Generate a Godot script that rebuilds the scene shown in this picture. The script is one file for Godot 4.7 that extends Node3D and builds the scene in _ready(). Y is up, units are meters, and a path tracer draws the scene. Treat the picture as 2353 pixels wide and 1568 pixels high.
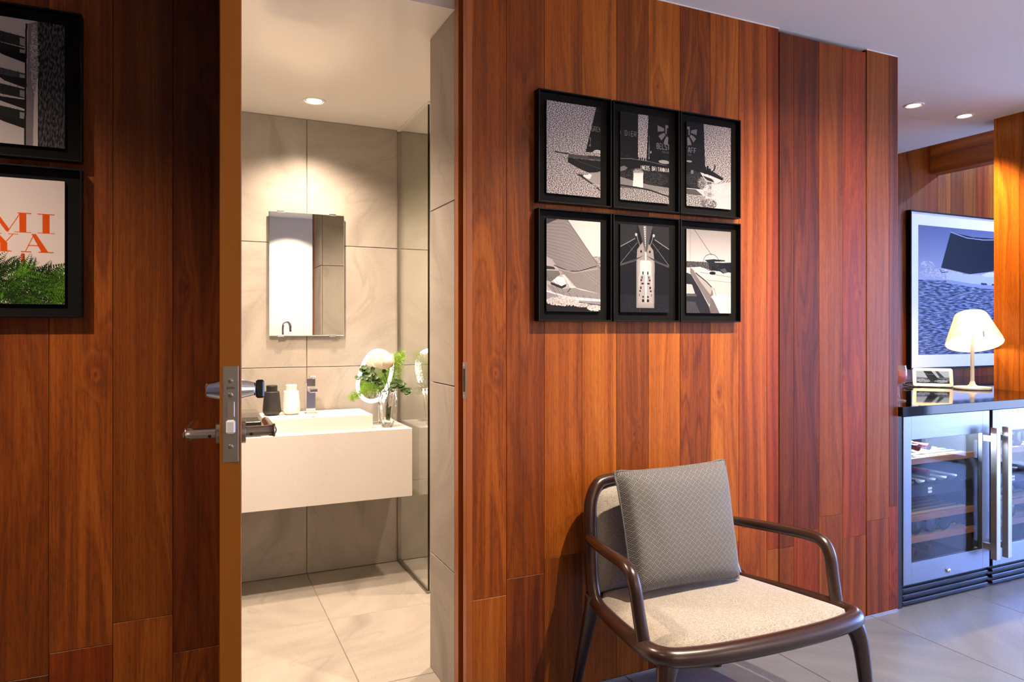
extends Node3D
# A teak-panelled reception corner: open washroom door, framed yacht photographs, a lounge chair and a wine-cooler counter.
# World: the teak wall is the plane z = 0 facing +z; x runs to the right along it; y is up; metres.

const FOCAL := 1613.0            # pixels of the 2353 x 1568 frame
const HORIZON := 758.0
const YAW := 24.69
const CAM := Vector3(0, 1.2, 2.04)
const CEIL := 2.37
const BCEIL := 2.235             # washroom ceiling
const BACK := -1.515             # washroom back wall
const PICWALL := -1.13           # wall behind the counter
const ROOMZ := 2.6               # white wall behind the camera

var M := {}
var taken := {}
var rng := RandomNumberGenerator.new()
var wood_boards := []
const NB := 14
const BW := 144
const BH := 2048


# ------------------------------------------------------------------ geometry collector
class Geo:
	var v := PackedVector3Array()
	var n := PackedVector3Array()
	var t := PackedVector2Array()
	var ix := PackedInt32Array()

	# a flat polygon (convex), its front turned towards «out»
	func face(p: Array, out: Vector3, uv: Array = []) -> void:
		var nn: Vector3 = (p[2] - p[0]).cross(p[1] - p[0])
		if nn.length() < 1e-12 and p.size() > 3:
			nn = (p[3] - p[0]).cross(p[2] - p[0])
		var flip := nn.dot(out) < 0.0
		nn = nn.normalized() * (-1.0 if flip else 1.0)
		var b := v.size()
		for k in p.size():
			v.append(p[k])
			n.append(nn)
			t.append(uv[k] if uv.size() else Vector2.ZERO)
		for k in range(1, p.size() - 1):
			if flip:
				ix.append_array(PackedInt32Array([b, b + k + 1, b + k]))
			else:
				ix.append_array(PackedInt32Array([b, b + k, b + k + 1]))

	# a box with chamfered edges; uv from the position across the main axis of each face
	func box(c: Vector3, s: Vector3, r := 0.002, us := Vector2.ONE, uo := Vector2.ZERO) -> Geo:
		var h := s * 0.5
		r = minf(r, minf(h.x, minf(h.y, h.z)) * 0.95)
		var axes := [Vector3.RIGHT, Vector3.UP, Vector3.BACK]
		for a in 3:
			var b := (a + 1) % 3
			var d := (a + 2) % 3
			for sg in [-1.0, 1.0]:
				var q := []
				for e in [[-1, -1], [1, -1], [1, 1], [-1, 1]]:
					q.append(c + axes[a] * (sg * h[a]) + axes[b] * (e[0] * (h[b] - r)) + axes[d] * (e[1] * (h[d] - r)))
				_pf(q, axes[a] * sg, c, us, uo, a)
			if r <= 0.0:
				continue
			# edges along axis a
			for sb in [-1.0, 1.0]:
				for sd in [-1.0, 1.0]:
					var q := []
					for e in [[-1, 0], [1, 0], [1, 1], [-1, 1]]:
						var p: Vector3 = c + axes[a] * (e[0] * (h[a] - r))
						if e[1] == 0:
							p += axes[b] * (sb * h[b]) + axes[d] * (sd * (h[d] - r))
						else:
							p += axes[b] * (sb * (h[b] - r)) + axes[d] * (sd * h[d])
						q.append(p)
					_pf(q, axes[b] * sb + axes[d] * sd, c, us, uo, d)
		if r > 0.0:
			for sx in [-1.0, 1.0]:
				for sy in [-1.0, 1.0]:
					for sz in [-1.0, 1.0]:
						var q := [c + Vector3(sx * h.x, sy * (h.y - r), sz * (h.z - r)), c + Vector3(sx * (h.x - r), sy * h.y, sz * (h.z - r)), c + Vector3(sx * (h.x - r), sy * (h.y - r), sz * h.z)]
						_pf(q, Vector3(sx, sy, sz), c, us, uo, 2)
		return self

	func _pf(q: Array, out: Vector3, c: Vector3, us: Vector2, uo: Vector2, a: int) -> void:
		var uv := []
		for p in q:
			var l: Vector3 = p - c
			var w := Vector2(l.x, -l.y)
			if a == 0:
				w = Vector2(l.z, -l.y)
			elif a == 1:
				w = Vector2(l.x, l.z)
			uv.append(uo + w * us)
		face(q, out, uv)

	# from corner to corner
	func bx(a: Vector3, b: Vector3, r := 0.002, us := Vector2.ONE, uo := Vector2.ZERO) -> Geo:
		return box((a + b) * 0.5, (b - a).abs(), r, us, uo)

	# a smooth sheet of points; rows of equal length; closed across a row when «ring»; turned outwards from the rows' centres, or towards «out»
	func sheet(rows: Array, ring: bool, loop := false, out := Vector3.ZERO, uvs: Array = []) -> Geo:
		var nr := rows.size()
		var nc: int = rows[0].size()
		var base := v.size()
		var nn := PackedVector3Array()
		nn.resize(nr * nc)
		var idx := PackedInt32Array()
		var turn := 0.0
		var centres := []
		for r in nr:
			var m := Vector3.ZERO
			for p in rows[r]:
				m += p
			centres.append(m / nc)
		for r in (nr if loop else nr - 1):
			var r2 := (r + 1) % nr
			for c in (nc if ring else nc - 1):
				var c2 := (c + 1) % nc
				var a: Vector3 = rows[r][c]
				var b: Vector3 = rows[r][c2]
				var d: Vector3 = rows[r2][c2]
				var e: Vector3 = rows[r2][c]
				var f := (d - a).cross(b - a) + (e - a).cross(d - a)
				for k in [r * nc + c, r * nc + c2, r2 * nc + c2, r2 * nc + c]:
					nn[k] += f
				idx.append_array(PackedInt32Array([r * nc + c, r * nc + c2, r2 * nc + c2, r * nc + c, r2 * nc + c2, r2 * nc + c]))
				var away: Vector3 = out if out != Vector3.ZERO else (a + d) * 0.5 - (centres[r] + centres[r2]) * 0.5
				turn += f.dot(away)
		var sg := -1.0 if turn < 0.0 else 1.0
		for r in nr:
			for c in nc:
				v.append(rows[r][c])
				n.append((nn[r * nc + c] * sg).normalized())
				t.append(uvs[r][c] if uvs.size() else Vector2(float(c) / nc, float(r) / nr))
		for k in range(0, idx.size(), 3):
			if sg < 0.0:
				ix.append_array(PackedInt32Array([base + idx[k], base + idx[k + 2], base + idx[k + 1]]))
			else:
				ix.append_array(PackedInt32Array([base + idx[k], base + idx[k + 1], base + idx[k + 2]]))
		return self

	# profile of Vector2(radius, height) turned about the y axis at «at»
	func lathe(profile: Array, seg := 32, at := Vector3.ZERO, b := Basis()) -> Geo:
		# sharp corners: a profile point given twice starts a new smooth run
		var runs := [[profile[0]]]
		for k in range(1, profile.size()):
			if profile[k].is_equal_approx(profile[k - 1]):
				runs.append([profile[k]])
			else:
				runs[-1].append(profile[k])
		for run in runs:
			if run.size() < 2:
				continue
			var rows := []
			for p in run:
				var row := PackedVector3Array()
				for s in seg:
					var a := TAU * s / seg
					row.append(at + b * Vector3(cos(a) * p.x, p.y, sin(a) * p.x))
				rows.append(row)
			var o: Vector2 = run[-1] - run[0]
			if absf(o.x) > absf(o.y) * 4.0:   # a flat disc or ring: face up when it runs inwards
				sheet(rows, true, false, b * Vector3(0, -1.0 if o.x > 0.0 else 1.0, 0))
			else:
				sheet(rows, true)
		return self

	# tube along points; r is a number, an array of numbers or of Vector2 (side, up)
	func tube(p: Array, r, seg := 12, loop := false, up := Vector3.ZERO, caps := true) -> Geo:
		var rows := []
		var np := p.size()
		var last := Vector3.ZERO
		for k in np:
			var q0: Vector3 = p[(k - 1 + np) % np] if loop or k > 0 else p[k]
			var q1: Vector3 = p[(k + 1) % np] if loop or k < np - 1 else p[k]
			var tg := (q1 - q0).normalized()
			var side: Vector3
			if up != Vector3.ZERO:
				side = up.cross(tg)
				if side.length() < 0.05:
					side = last if last != Vector3.ZERO else tg.cross(Vector3.RIGHT)
			else:
				side = last - tg * last.dot(tg) if last != Vector3.ZERO else (Vector3.UP if absf(tg.y) < 0.9 else Vector3.RIGHT).cross(tg)
			side = side.normalized()
			last = side
			var nrm := tg.cross(side)
			var rr = r[k] if r is Array else r
			var ra: float = rr.x if rr is Vector2 else rr
			var rb: float = rr.y if rr is Vector2 else rr
			var row := PackedVector3Array()
			for s in seg:
				var a := TAU * s / seg
				row.append(p[k] + side * (cos(a) * ra) + nrm * (sin(a) * rb))
			rows.append(row)
		sheet(rows, true, loop)
		if caps and not loop:
			face(Array(rows[0]), p[0] - p[1])
			face(Array(rows[-1]), p[-1] - p[-2])
		return self

	# ball squeezed to radii
	func ball(c: Vector3, s: Vector3, seg := 16, b := Basis()) -> Geo:
		var rows := []
		var h := int(seg / 2.0)
		for k in h + 1:
			var th := PI * (0.001 + 0.998 * k / h)
			var row := PackedVector3Array()
			for j in seg:
				var a := TAU * j / seg
				row.append(c + b * (Vector3(sin(th) * cos(a), cos(th), sin(th) * sin(a)) * s))
			rows.append(row)
		return sheet(rows, true)

	func mesh() -> ArrayMesh:
		var m := ArrayMesh.new()
		var a := []
		a.resize(Mesh.ARRAY_MAX)
		a[Mesh.ARRAY_VERTEX] = v
		a[Mesh.ARRAY_NORMAL] = n
		a[Mesh.ARRAY_TEX_UV] = t
		a[Mesh.ARRAY_INDEX] = ix
		m.add_surface_from_arrays(Mesh.PRIMITIVE_TRIANGLES, a)
		return m


func geo() -> Geo:
	return Geo.new()


# Catmull-Rom through points (Vector4: place and radius), n steps per span
func smooth4(p: Array, n := 6, loop := false) -> Array:
	var o := []
	var c := p.size()
	for k in (c if loop else c - 1):
		var a: Vector4 = p[(k - 1 + c) % c] if loop or k > 0 else p[0]
		var b: Vector4 = p[k]
		var d: Vector4 = p[(k + 1) % c]
		var e: Vector4 = p[(k + 2) % c] if loop or k + 2 < c else p[c - 1]
		for s in n:
			var u := float(s) / n
			o.append(0.5 * ((2.0 * b) + (d - a) * u + (2.0 * a - 5.0 * b + 4.0 * d - e) * u * u + (3.0 * b - a - 3.0 * d + e) * u * u * u))
	if not loop:
		o.append(p[c - 1])
	return o


func limb(g: Geo, p: Array, n := 6, seg := 14, loop := false, flat := 1.0, up := Vector3.ZERO) -> Geo:
	var s := smooth4(p, n, loop)
	var q := []
	var r := []
	for w in s:
		q.append(Vector3(w.x, w.y, w.z))
		r.append(Vector2(w.w, w.w * flat))
	return g.tube(q, r, seg, loop, up)


# ------------------------------------------------------------------ nodes
func numbered(called: String) -> String:
	if not taken.has(called):
		taken[called] = 0
		return called
	taken[called] += 1
	return "%s_%03d" % [called, taken[called]]


func part(g, called: String, m: Material, parent: Node, at := Vector3.ZERO) -> MeshInstance3D:
	var o := MeshInstance3D.new()
	o.name = called
	o.mesh = g.mesh() if g is Geo else g
	o.material_override = m
	parent.add_child(o, true)
	o.position = at
	return o


func thing(called: String, label: String, category: String, at := Vector3.ZERO, turn := 0.0, group := "") -> Node3D:
	var o := Node3D.new()
	o.name = numbered(called)
	add_child(o)
	o.position = at
	o.rotation.y = turn
	o.set_meta("label", label)
	o.set_meta("category", category)
	if group:
		o.set_meta("group", group)
	return o


func struct(called: String, label: String, at := Vector3.ZERO) -> Node3D:
	var o := Node3D.new()
	o.name = called
	add_child(o)
	o.position = at
	o.set_meta("kind", "structure")
	o.set_meta("label", label)
	return o


func copy(src: Node3D, at: Vector3, turn: float, label := "") -> Node3D:
	var c: Node3D = src.duplicate()
	c.name = numbered(String(src.name).rstrip("0123456789_"))
	add_child(c)
	c.position = at
	c.rotation.y = turn
	if label:
		c.set_meta("label", label)
	return c


func mat(c: Color, rough := 0.6, metal := 0.0, spec := 0.5) -> StandardMaterial3D:
	var m := StandardMaterial3D.new()
	m.albedo_color = c
	m.roughness = rough
	m.metallic = metal
	m.metallic_specular = spec
	return m


func glow(c: Color, e: float) -> StandardMaterial3D:
	var m := mat(Color(0.9, 0.9, 0.9), 0.5)
	m.emission_enabled = true
	m.emission = c
	m.emission_energy_multiplier = e
	return m


func textured(tex: Texture2D, rough := 0.6, tint := Color.WHITE) -> StandardMaterial3D:
	var m := mat(tint, rough)
	m.albedo_texture = tex
	return m


# a warm or cool ceiling spot: the fitting is built by downlight()
func spot(at: Vector3, to: Vector3, e: float, c: Color, angle: float, blend := 1.0, size := 0.03) -> SpotLight3D:
	var l := SpotLight3D.new()
	l.name = "spot_light"
	add_child(l, true)
	l.position = at
	var d := (to - at).normalized()
	l.look_at_from_position(at, to, Vector3.UP if absf(d.y) < 0.98 else Vector3.BACK)
	l.light_energy = e
	l.light_color = c
	l.spot_angle = angle
	l.spot_angle_attenuation = blend
	l.spot_range = 12.0
	l.spot_attenuation = 2.0
	l.light_size = size
	l.shadow_enabled = true
	return l


# ------------------------------------------------------------------ computed textures
# One teak board per task: streaks follow a ring field (flat-sawn figure), with fibres, pores and a few knots.
# x0, distance of the pith, streak frequency, warp, taper, tone, redness
const BOARDS := [
	[0.15, 0.9, 7.0, 0.35, 0.5, 0.0, 0.5], [-0.2, 0.25, 6.0, 0.5, 1.0, -0.05, 0.7], [0.9, 1.2, 10.0, 0.25, 0.3, 0.02, 0.35],
	[1.4, 1.5, 9.0, 0.15, 0.2, 0.12, 0.2], [0.1, 0.12, 5.0, 0.55, 1.3, 0.05, 0.35], [-0.5, 0.8, 8.0, 0.3, 0.5, 0.14, 0.18],
	[0.3, 0.3, 7.0, 0.8, 0.7, -0.08, 0.55], [-0.3, 0.15, 5.5, 0.5, 1.2, 0.06, 0.3], [2.0, 2.0, 9.0, 0.1, 0.1, 0.0, 0.75],
	[0.6, 0.7, 12.0, 0.3, 0.4, -0.16, 0.8], [-0.1, 0.1, 6.0, 0.4, 1.6, -0.1, 0.5], [1.0, 0.9, 7.0, 0.2, 0.3, 0.08, 0.45],
	[0.2, 0.35, 8.0, 0.6, 0.8, -0.02, 0.65], [-1.2, 1.0, 11.0, 0.2, 0.3, 0.12, 0.25]]
const KNOTS := {0: [0.2, 1.5], 1: [0.1, 0.7, -0.25, 1.25], 4: [0.05, 1.75], 5: [-0.2, 0.55], 7: [-0.2, 1.62, -0.25, 2.05], 11: [-0.15, 0.9, 0.2, 1.7], 12: [0.22, 1.2]}


func _board(i: int) -> void:
	var p: Array = BOARDS[i]
	var n := FastNoiseLite.new()
	n.noise_type = FastNoiseLite.TYPE_SIMPLEX
	n.fractal_type = FastNoiseLite.FRACTAL_NONE
	n.frequency = 1.0
	n.seed = 11 + i
	var f := FastNoiseLite.new()
	f.noise_type = FastNoiseLite.TYPE_SIMPLEX
	f.fractal_octaves = 4
	f.fractal_gain = 0.6
	f.frequency = 1.0
	f.seed = 90 + i
	var lut := PackedByteArray()
	var red: float = p[6]
	for k in 256:
		var a := k / 255.0
		var dark := Vector3(0.110, 0.027, 0.005).lerp(Vector3(0.102, 0.018, 0.005), red)
		var mid := Vector3(0.262, 0.067, 0.006).lerp(Vector3(0.236, 0.048, 0.006), red)
		var lite := Vector3(0.415, 0.140, 0.015).lerp(Vector3(0.345, 0.088, 0.011), red)
		var c := dark.lerp(mid, minf(a * 2.0, 1.0)) if a < 0.5 else mid.lerp(lite, a * 2.0 - 1.0)
		var s := Color(c.x, c.y, c.z).linear_to_srgb()
		lut.append_array(PackedByteArray([int(s.r * 255), int(s.g * 255), int(s.b * 255)]))
	var kn: Array = KNOTS.get(i, [])
	var buf := PackedByteArray()
	buf.resize(BW * BH * 3)
	var x0: float = p[0]
	var d2: float = p[1] * p[1]
	var fr: float = p[2]
	var wp: float = p[3]
	var tp: float = p[4]
	var tone: float = 0.5 + p[5]
	var o := 0
	for y in BH:
		var yy := y / 853.0
		for x in BW:
			var xx := float(x) / BW - 0.5
			var w := n.get_noise_2d(xx * 1.1, yy * 0.7) * wp * 0.7 + n.get_noise_2d(xx * 3.5 + 40.0, yy * 1.6) * wp * 0.12
			var q := (sqrt((xx - x0) * (xx - x0) + d2) + w) * fr * 0.45 + yy * tp * 0.35
			var dark := 0.0
			for k in range(0, kn.size(), 2):
				var dx: float = (xx - kn[k]) * 0.137
				var dy: float = (yy - kn[k + 1]) * 0.45
				var e := dx * dx + dy * dy
				if e < 0.004:
					q += 0.9 * exp(-e / 0.0005)
					dark += 0.55 * exp(-e / 0.000012)
			var t := tone + f.get_noise_1d(q) * 0.42 + n.get_noise_2d(xx * 42.0 + 7.0, yy * 2.6) * 0.075 + n.get_noise_2d(xx * 16.0 - 30.0, yy * 0.6) * 0.10 + n.get_noise_2d(xx * 2.2 + 60.0, yy * 0.5) * 0.10
			var po := n.get_noise_2d(xx * 80.0 + 200.0, yy * 13.0)
			if po > 0.5:
				t -= (po - 0.5) * 0.75
			var k3 := clampi(int((t - dark) * 255.0), 0, 255) * 3
			buf[o] = lut[k3]
			buf[o + 1] = lut[k3 + 1]
			buf[o + 2] = lut[k3 + 2]
			o += 3
	wood_boards[i] = buf


# Stone: 8 bands of rows per task set; kind 0 greige porcelain of the washroom, 1 slate of the reception floor
const SS := 1024
var stone_bufs := []


func _stone(job: int) -> void:
	var kind := int(job / 8.0)
	var band := job % 8
	var n := FastNoiseLite.new()
	n.noise_type = FastNoiseLite.TYPE_SIMPLEX
	n.fractal_type = FastNoiseLite.FRACTAL_NONE
	n.frequency = 1.0
	n.seed = 5 + kind
	var f := FastNoiseLite.new()
	f.noise_type = FastNoiseLite.TYPE_SIMPLEX
	f.fractal_octaves = 4
	f.frequency = 1.0
	f.seed = 31 + kind
	var r := RandomNumberGenerator.new()
	r.seed = 700 + job
	var rows := int(SS / 8.0)
	var buf := PackedByteArray()
	buf.resize(SS * rows * 3)
	var base := Vector3(0.300, 0.268, 0.230) if kind == 0 else Vector3(0.165, 0.175, 0.195)
	var deep := Vector3(0.170, 0.151, 0.128) if kind == 0 else Vector3(0.100, 0.107, 0.122)
	var pale := Vector3(0.395, 0.355, 0.308) if kind == 0 else Vector3(0.245, 0.255, 0.275)
	var o := 0
	for y in rows:
		var yy := float(band * rows + y) / SS
		for x in SS:
			var xx := float(x) / SS
			# grain runs askew, bent by slow noise
			var wx := xx + n.get_noise_2d(xx * 1.6, yy * 1.6) * 0.10
			var wy := yy + n.get_noise_2d(xx * 1.5 + 9.0, yy * 1.5 + 4.0) * 0.10
			var along := wx * 0.8 + wy * 0.6
			var across := wy * 0.8 - wx * 0.6
			var s := f.get_noise_2d(along * 1.8, across * 7.0)
			var vein := 1.0 - absf(f.get_noise_2d(along * 1.3 + 5.0, across * 4.2 + 3.0)) * 9.0
			var speck := r.randf() - 0.5
			var t := 0.5 + s * 0.20 + speck * (0.34 if kind == 0 else 0.42)
			if vein > 0.0:
				t -= vein * 0.20 * maxf(0.0, n.get_noise_2d(along * 3.0, across * 3.0 + 20.0) + 0.25)
			if r.randf() > 0.982:
				t -= 0.45
			t = clampf(t, 0.0, 1.0)
			var c := deep.lerp(base, t * 2.0) if t < 0.5 else base.lerp(pale, t * 2.0 - 1.0)
			buf[o] = int(pow(c.x, 0.4545) * 255)
			buf[o + 1] = int(pow(c.y, 0.4545) * 255)
			buf[o + 2] = int(pow(c.z, 0.4545) * 255)
			o += 3
	stone_bufs[job] = buf


func make_textures() -> void:
	wood_boards.resize(NB)
	stone_bufs.resize(16)
	var g1 := WorkerThreadPool.add_group_task(_board, NB)
	var g2 := WorkerThreadPool.add_group_task(_stone, 16)
	WorkerThreadPool.wait_for_group_task_completion(g1)
	WorkerThreadPool.wait_for_group_task_completion(g2)
	var atlas := Image.create(BW * NB, BH, false, Image.FORMAT_RGB8)
	for i in NB:
		var b := Image.create_from_data(BW, BH, false, Image.FORMAT_RGB8, wood_boards[i])
		atlas.blit_rect(b, Rect2i(0, 0, BW, BH), Vector2i(i * BW, 0))
	M.wood_tex = ImageTexture.create_from_image(atlas)
	for k in 2:
		var im := Image.create(SS, SS, false, Image.FORMAT_RGB8)
		for b in 8:
			im.blit_rect(Image.create_from_data(SS, int(SS / 8.0), false, Image.FORMAT_RGB8, stone_bufs[k * 8 + b]), Rect2i(0, 0, SS, int(SS / 8.0)), Vector2i(0, int(SS / 8.0) * b))
		M["stone_tex%d" % k] = ImageTexture.create_from_image(im)
	# tweed of the chair: short weft slubs in beige, taupe and brown
	var tw := Image.create(512, 512, false, Image.FORMAT_RGB8)
	var th := Image.create(512, 512, false, Image.FORMAT_L8)
	var r := RandomNumberGenerator.new()
	r.seed = 42
	for y in 256:
		var x := 0
		while x < 512:
			var l := r.randi_range(3, 12)
			var a := r.randf()
			var c := Color(0.74, 0.70, 0.65)
			if a > 0.86:
				c = Color(0.47, 0.42, 0.37)
			elif a > 0.62:
				c = Color(0.63, 0.58, 0.53)
			elif a < 0.22:
				c = Color(0.82, 0.79, 0.75)
			c = c * r.randf_range(0.93, 1.06)
			tw.fill_rect(Rect2i(x, y * 2, l, 2), c)
			var hh := 0.35 + 0.4 * r.randf()
			th.fill_rect(Rect2i(x, y * 2, l - 1, 1), Color(hh, hh, hh))
			x += l
	M.tweed_tex = ImageTexture.create_from_image(tw)
	M.tweed_h = ImageTexture.create_from_image(th)
	# cushion: black and ivory stripes in a basket weave set on the diagonal
	var cu := Image.create(512, 512, false, Image.FORMAT_RGB8)
	for y in 512:
		for x in 512:
			var a := fposmod((x + y) / 512.0 * 4.0, 4.0)
			var b := fposmod((x - y) / 512.0 * 4.0, 4.0)
			var ca := int(a * 0.5 * 2.0)
			var cb := int(b * 0.5 * 2.0)
			var s := (b if (ca + cb) % 2 == 0 else a) * 4.0
			var on := fposmod(s, 1.0) < 0.5
			var edge := fposmod(a, 1.0) < 0.10 if (ca + cb) % 2 == 0 else fposmod(b, 1.0) < 0.10
			var c := Color(0.55, 0.535, 0.51) if on or edge else Color(0.06, 0.06, 0.065)
			cu.set_pixel(x, y, c)
	M.weave_tex = ImageTexture.create_from_image(cu)
	# brushed steel: fine streaks in the roughness
	var bs := Image.create(256, 256, false, Image.FORMAT_L8)
	for y in 256:
		var x := 0
		while x < 256:
			var l := r.randi_range(10, 60)
			var k := r.randf_range(0.28, 0.42)
			bs.fill_rect(Rect2i(x, y, l, 1), Color(k, k, k))
			x += l
	M.brush_tex = ImageTexture.create_from_image(bs)
	# quartz of the vanity: off-white with fine chips
	var qz := Image.create(512, 512, false, Image.FORMAT_RGB8)
	qz.fill(Color(0.83, 0.815, 0.795))
	for k in 2600:
		var w := r.randi_range(1, 3)
		qz.fill_rect(Rect2i(r.randi_range(0, 511), r.randi_range(0, 511), w, r.randi_range(1, 2)), Color(0.77, 0.735, 0.70) if r.randf() < 0.7 else Color(0.88, 0.87, 0.86))
	M.quartz_tex = ImageTexture.create_from_image(qz)


# ------------------------------------------------------------------ flat prints (photographs, poster, screen)
class Canvas:
	var im: Image
	var w: int
	var h: int
	var n := FastNoiseLite.new()

	func _init(ww: int, hh: int, c: Color) -> void:
		w = ww
		h = hh
		im = Image.create(w, h, false, Image.FORMAT_RGB8)
		im.fill(c)
		n.noise_type = FastNoiseLite.TYPE_SIMPLEX
		n.frequency = 1.0
		n.fractal_octaves = 3

	func g(k: float) -> Color:
		return Color(k, k, k)

	# polygon in 0..1 coordinates
	func poly(p: Array, c: Color) -> void:
		var lo := 1e9
		var hi := -1e9
		for q in p:
			lo = minf(lo, q[1])
			hi = maxf(hi, q[1])
		for y in range(maxi(0, int(lo * h)), mini(h - 1, int(hi * h)) + 1):
			var xs := []
			var yy := (y + 0.5) / h
			for k in p.size():
				var a = p[k]
				var b = p[(k + 1) % p.size()]
				if (a[1] <= yy) != (b[1] <= yy):
					xs.append(a[0] + (b[0] - a[0]) * (yy - a[1]) / (b[1] - a[1]))
			xs.sort()
			for k in range(0, xs.size() - 1, 2):
				var x0 := clampi(int(xs[k] * w + 0.5), 0, w)
				var x1 := clampi(int(xs[k + 1] * w + 0.5), 0, w)
				if x1 > x0:
					im.fill_rect(Rect2i(x0, y, x1 - x0, 1), c)

	func line(x0: float, y0: float, x1: float, y1: float, wd: float, c: Color) -> void:
		var a := Vector2(x0 * w, y0 * h)
		var b := Vector2(x1 * w, y1 * h)
		var d := (b - a).normalized().orthogonal() * wd * 0.5
		if wd <= 1.6:
			var steps := int((b - a).length()) + 1
			for k in steps + 1:
				var q := a.lerp(b, float(k) / steps)
				if q.x >= 0 and q.y >= 0 and q.x < w and q.y < h:
					im.set_pixel(int(q.x), int(q.y), c)
			return
		var o := []
		for q in [a + d, b + d, b - d, a - d]:
			o.append([q.x / w, q.y / h])
		poly(o, c)

	func path(p: Array, wd: float, c: Color) -> void:
		for k in p.size() - 1:
			line(p[k][0], p[k][1], p[k + 1][0], p[k + 1][1], wd, c)

	func oval(cx: float, cy: float, rx: float, ry: float, c: Color, a0 := 0.0, a1 := TAU) -> void:
		var p := []
		for k in 25:
			var a := lerpf(a0, a1, k / 24.0)
			p.append([cx + cos(a) * rx, cy + sin(a) * ry])
		poly(p, c)

	# rippled water between two greys over rows y0..y1
	func sea(y0: float, y1: float, dark: Color, pale: Color, fx: float, fy: float, gain: float, seed_: int, x0 := 0.0, x1 := 1.0) -> void:
		n.seed = seed_
		for y in range(int(y0 * h), int(y1 * h)):
			for x in range(int(x0 * w), int(x1 * w)):
				var k := n.get_noise_2d(float(x) / w * fx + float(y) / h * fy * 0.12, float(y) / h * fy) * gain + 0.5
				im.set_pixel(x, y, dark.lerp(pale, clampf(k, 0.0, 1.0)))

	# white water: blots thrown inside a polygon's box, thinning at its rim
	func foam(cx: float, cy: float, rx: float, ry: float, c: Color, many: int, seed_: int, size := 3) -> void:
		var r := RandomNumberGenerator.new()
		r.seed = seed_
		for k in many:
			var a := r.randf() * TAU
			var d := sqrt(r.randf())
			var s := r.randi_range(1, size)
			im.fill_rect(Rect2i(int((cx + cos(a) * d * rx) * w), int((cy + sin(a) * d * ry) * h), s, maxi(1, s - 1)), c * r.randf_range(0.8, 1.05))

	# block lettering from strokes on a 4 x 6 grid
	const GLYPH := {
		"A": [[0, 6, 1.6, 0], [1.6, 0, 2.4, 0], [2.4, 0, 4, 6], [0.8, 4, 3.2, 4]], "B": [[0, 0, 0, 6], [0, 0, 3.4, 0.2], [3.4, 0.2, 3.6, 2.7], [0, 3, 3.4, 3], [3.6, 3.2, 3.7, 5.7], [0, 6, 3.6, 6]],
		"C": [[4, 0, 0, 0], [0, 0, 0, 6], [0, 6, 4, 6]], "D": [[0, 0, 0, 6], [0, 0, 3.2, 0], [3.2, 0, 4, 1], [4, 1, 4, 5], [4, 5, 3.2, 6], [3.2, 6, 0, 6]], "E": [[0, 0, 0, 6], [0, 0, 4, 0], [0, 3, 3.2, 3], [0, 6, 4, 6]],
		"F": [[0, 0, 0, 6], [0, 0, 4, 0], [0, 3, 3.2, 3]], "G": [[4, 0, 0, 0], [0, 0, 0, 6], [0, 6, 4, 6], [4, 6, 4, 3.2], [4, 3.2, 2, 3.2]], "I": [[2, 0, 2, 6]], "L": [[0, 0, 0, 6], [0, 6, 4, 6]],
		"N": [[0, 6, 0, 0], [0, 0, 4, 6], [4, 6, 4, 0]], "O": [[0, 0, 4, 0], [4, 0, 4, 6], [4, 6, 0, 6], [0, 6, 0, 0]], "R": [[0, 6, 0, 0], [0, 0, 3.8, 0], [3.8, 0, 3.8, 3], [3.8, 3, 0, 3], [1.6, 3, 4, 6]],
		"S": [[4, 0, 0.3, 0], [0.3, 0, 0.2, 2.7], [0.2, 3, 3.8, 3], [3.8, 3, 3.8, 6], [3.8, 6, 0, 6]], "T": [[0, 0, 4, 0], [2, 0, 2, 6]], "1": [[2, 0, 2, 6]], "9": [[4, 6, 4, 0], [4, 0, 0, 0], [0, 0, 0, 3], [0, 3, 4, 3]], "2": [[0, 0, 4, 0], [4, 0, 4, 3], [4, 3, 0, 3], [0, 3, 0, 6], [0, 6, 4, 6]], "4": [[0, 0, 0, 3], [0, 3, 4, 3], [4, 0, 4, 6]]}

	func text(s: String, x: float, y: float, ch: float, hh: float, wd: float, c: Color) -> void:
		for k in s.length():
			for q in GLYPH.get(s[k], []):
				line(x + k * ch + q[0] / 4.0 * ch * 0.66, y + q[1] / 6.0 * hh, x + k * ch + q[2] / 4.0 * ch * 0.66, y + q[3] / 6.0 * hh, wd, c)

	func tex() -> ImageTexture:
		return ImageTexture.create_from_image(im)


# half of a winged badge: feathers fanned round the centre
func badge(c: Canvas, cx: float, cy: float, s: float, col: Color) -> void:
	for sd in [-1.0, 1.0]:
		for k in 6:
			var a := 0.30 + k * 0.26 * PI / 1.25
			var b := a + 0.40
			var r0 := 0.42
			var r1 := 1.0 - 0.03 * k
			a -= 0.55
			b -= 0.55
			c.poly([[cx + sd * cos(a) * r0 * s, cy + sin(a) * r0 * s * 0.72], [cx + sd * cos(a) * r1 * s, cy + sin(a) * r1 * s * 0.78], [cx + sd * cos(b) * r1 * 0.94 * s, cy + sin(b) * r1 * 0.9 * s * 0.78], [cx + sd * cos(b) * r0 * s, cy + sin(b) * r0 * s * 0.72]], col)
		c.poly([[cx + sd * 0.06 * s, cy - 0.26 * s], [cx + sd * 0.30 * s, cy - 0.26 * s], [cx + sd * 0.30 * s, cy + 0.16 * s], [cx + sd * 0.18 * s, cy + 0.16 * s], [cx + sd * 0.18 * s, cy - 0.12 * s], [cx + sd * 0.06 * s, cy - 0.12 * s]], col)


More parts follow.
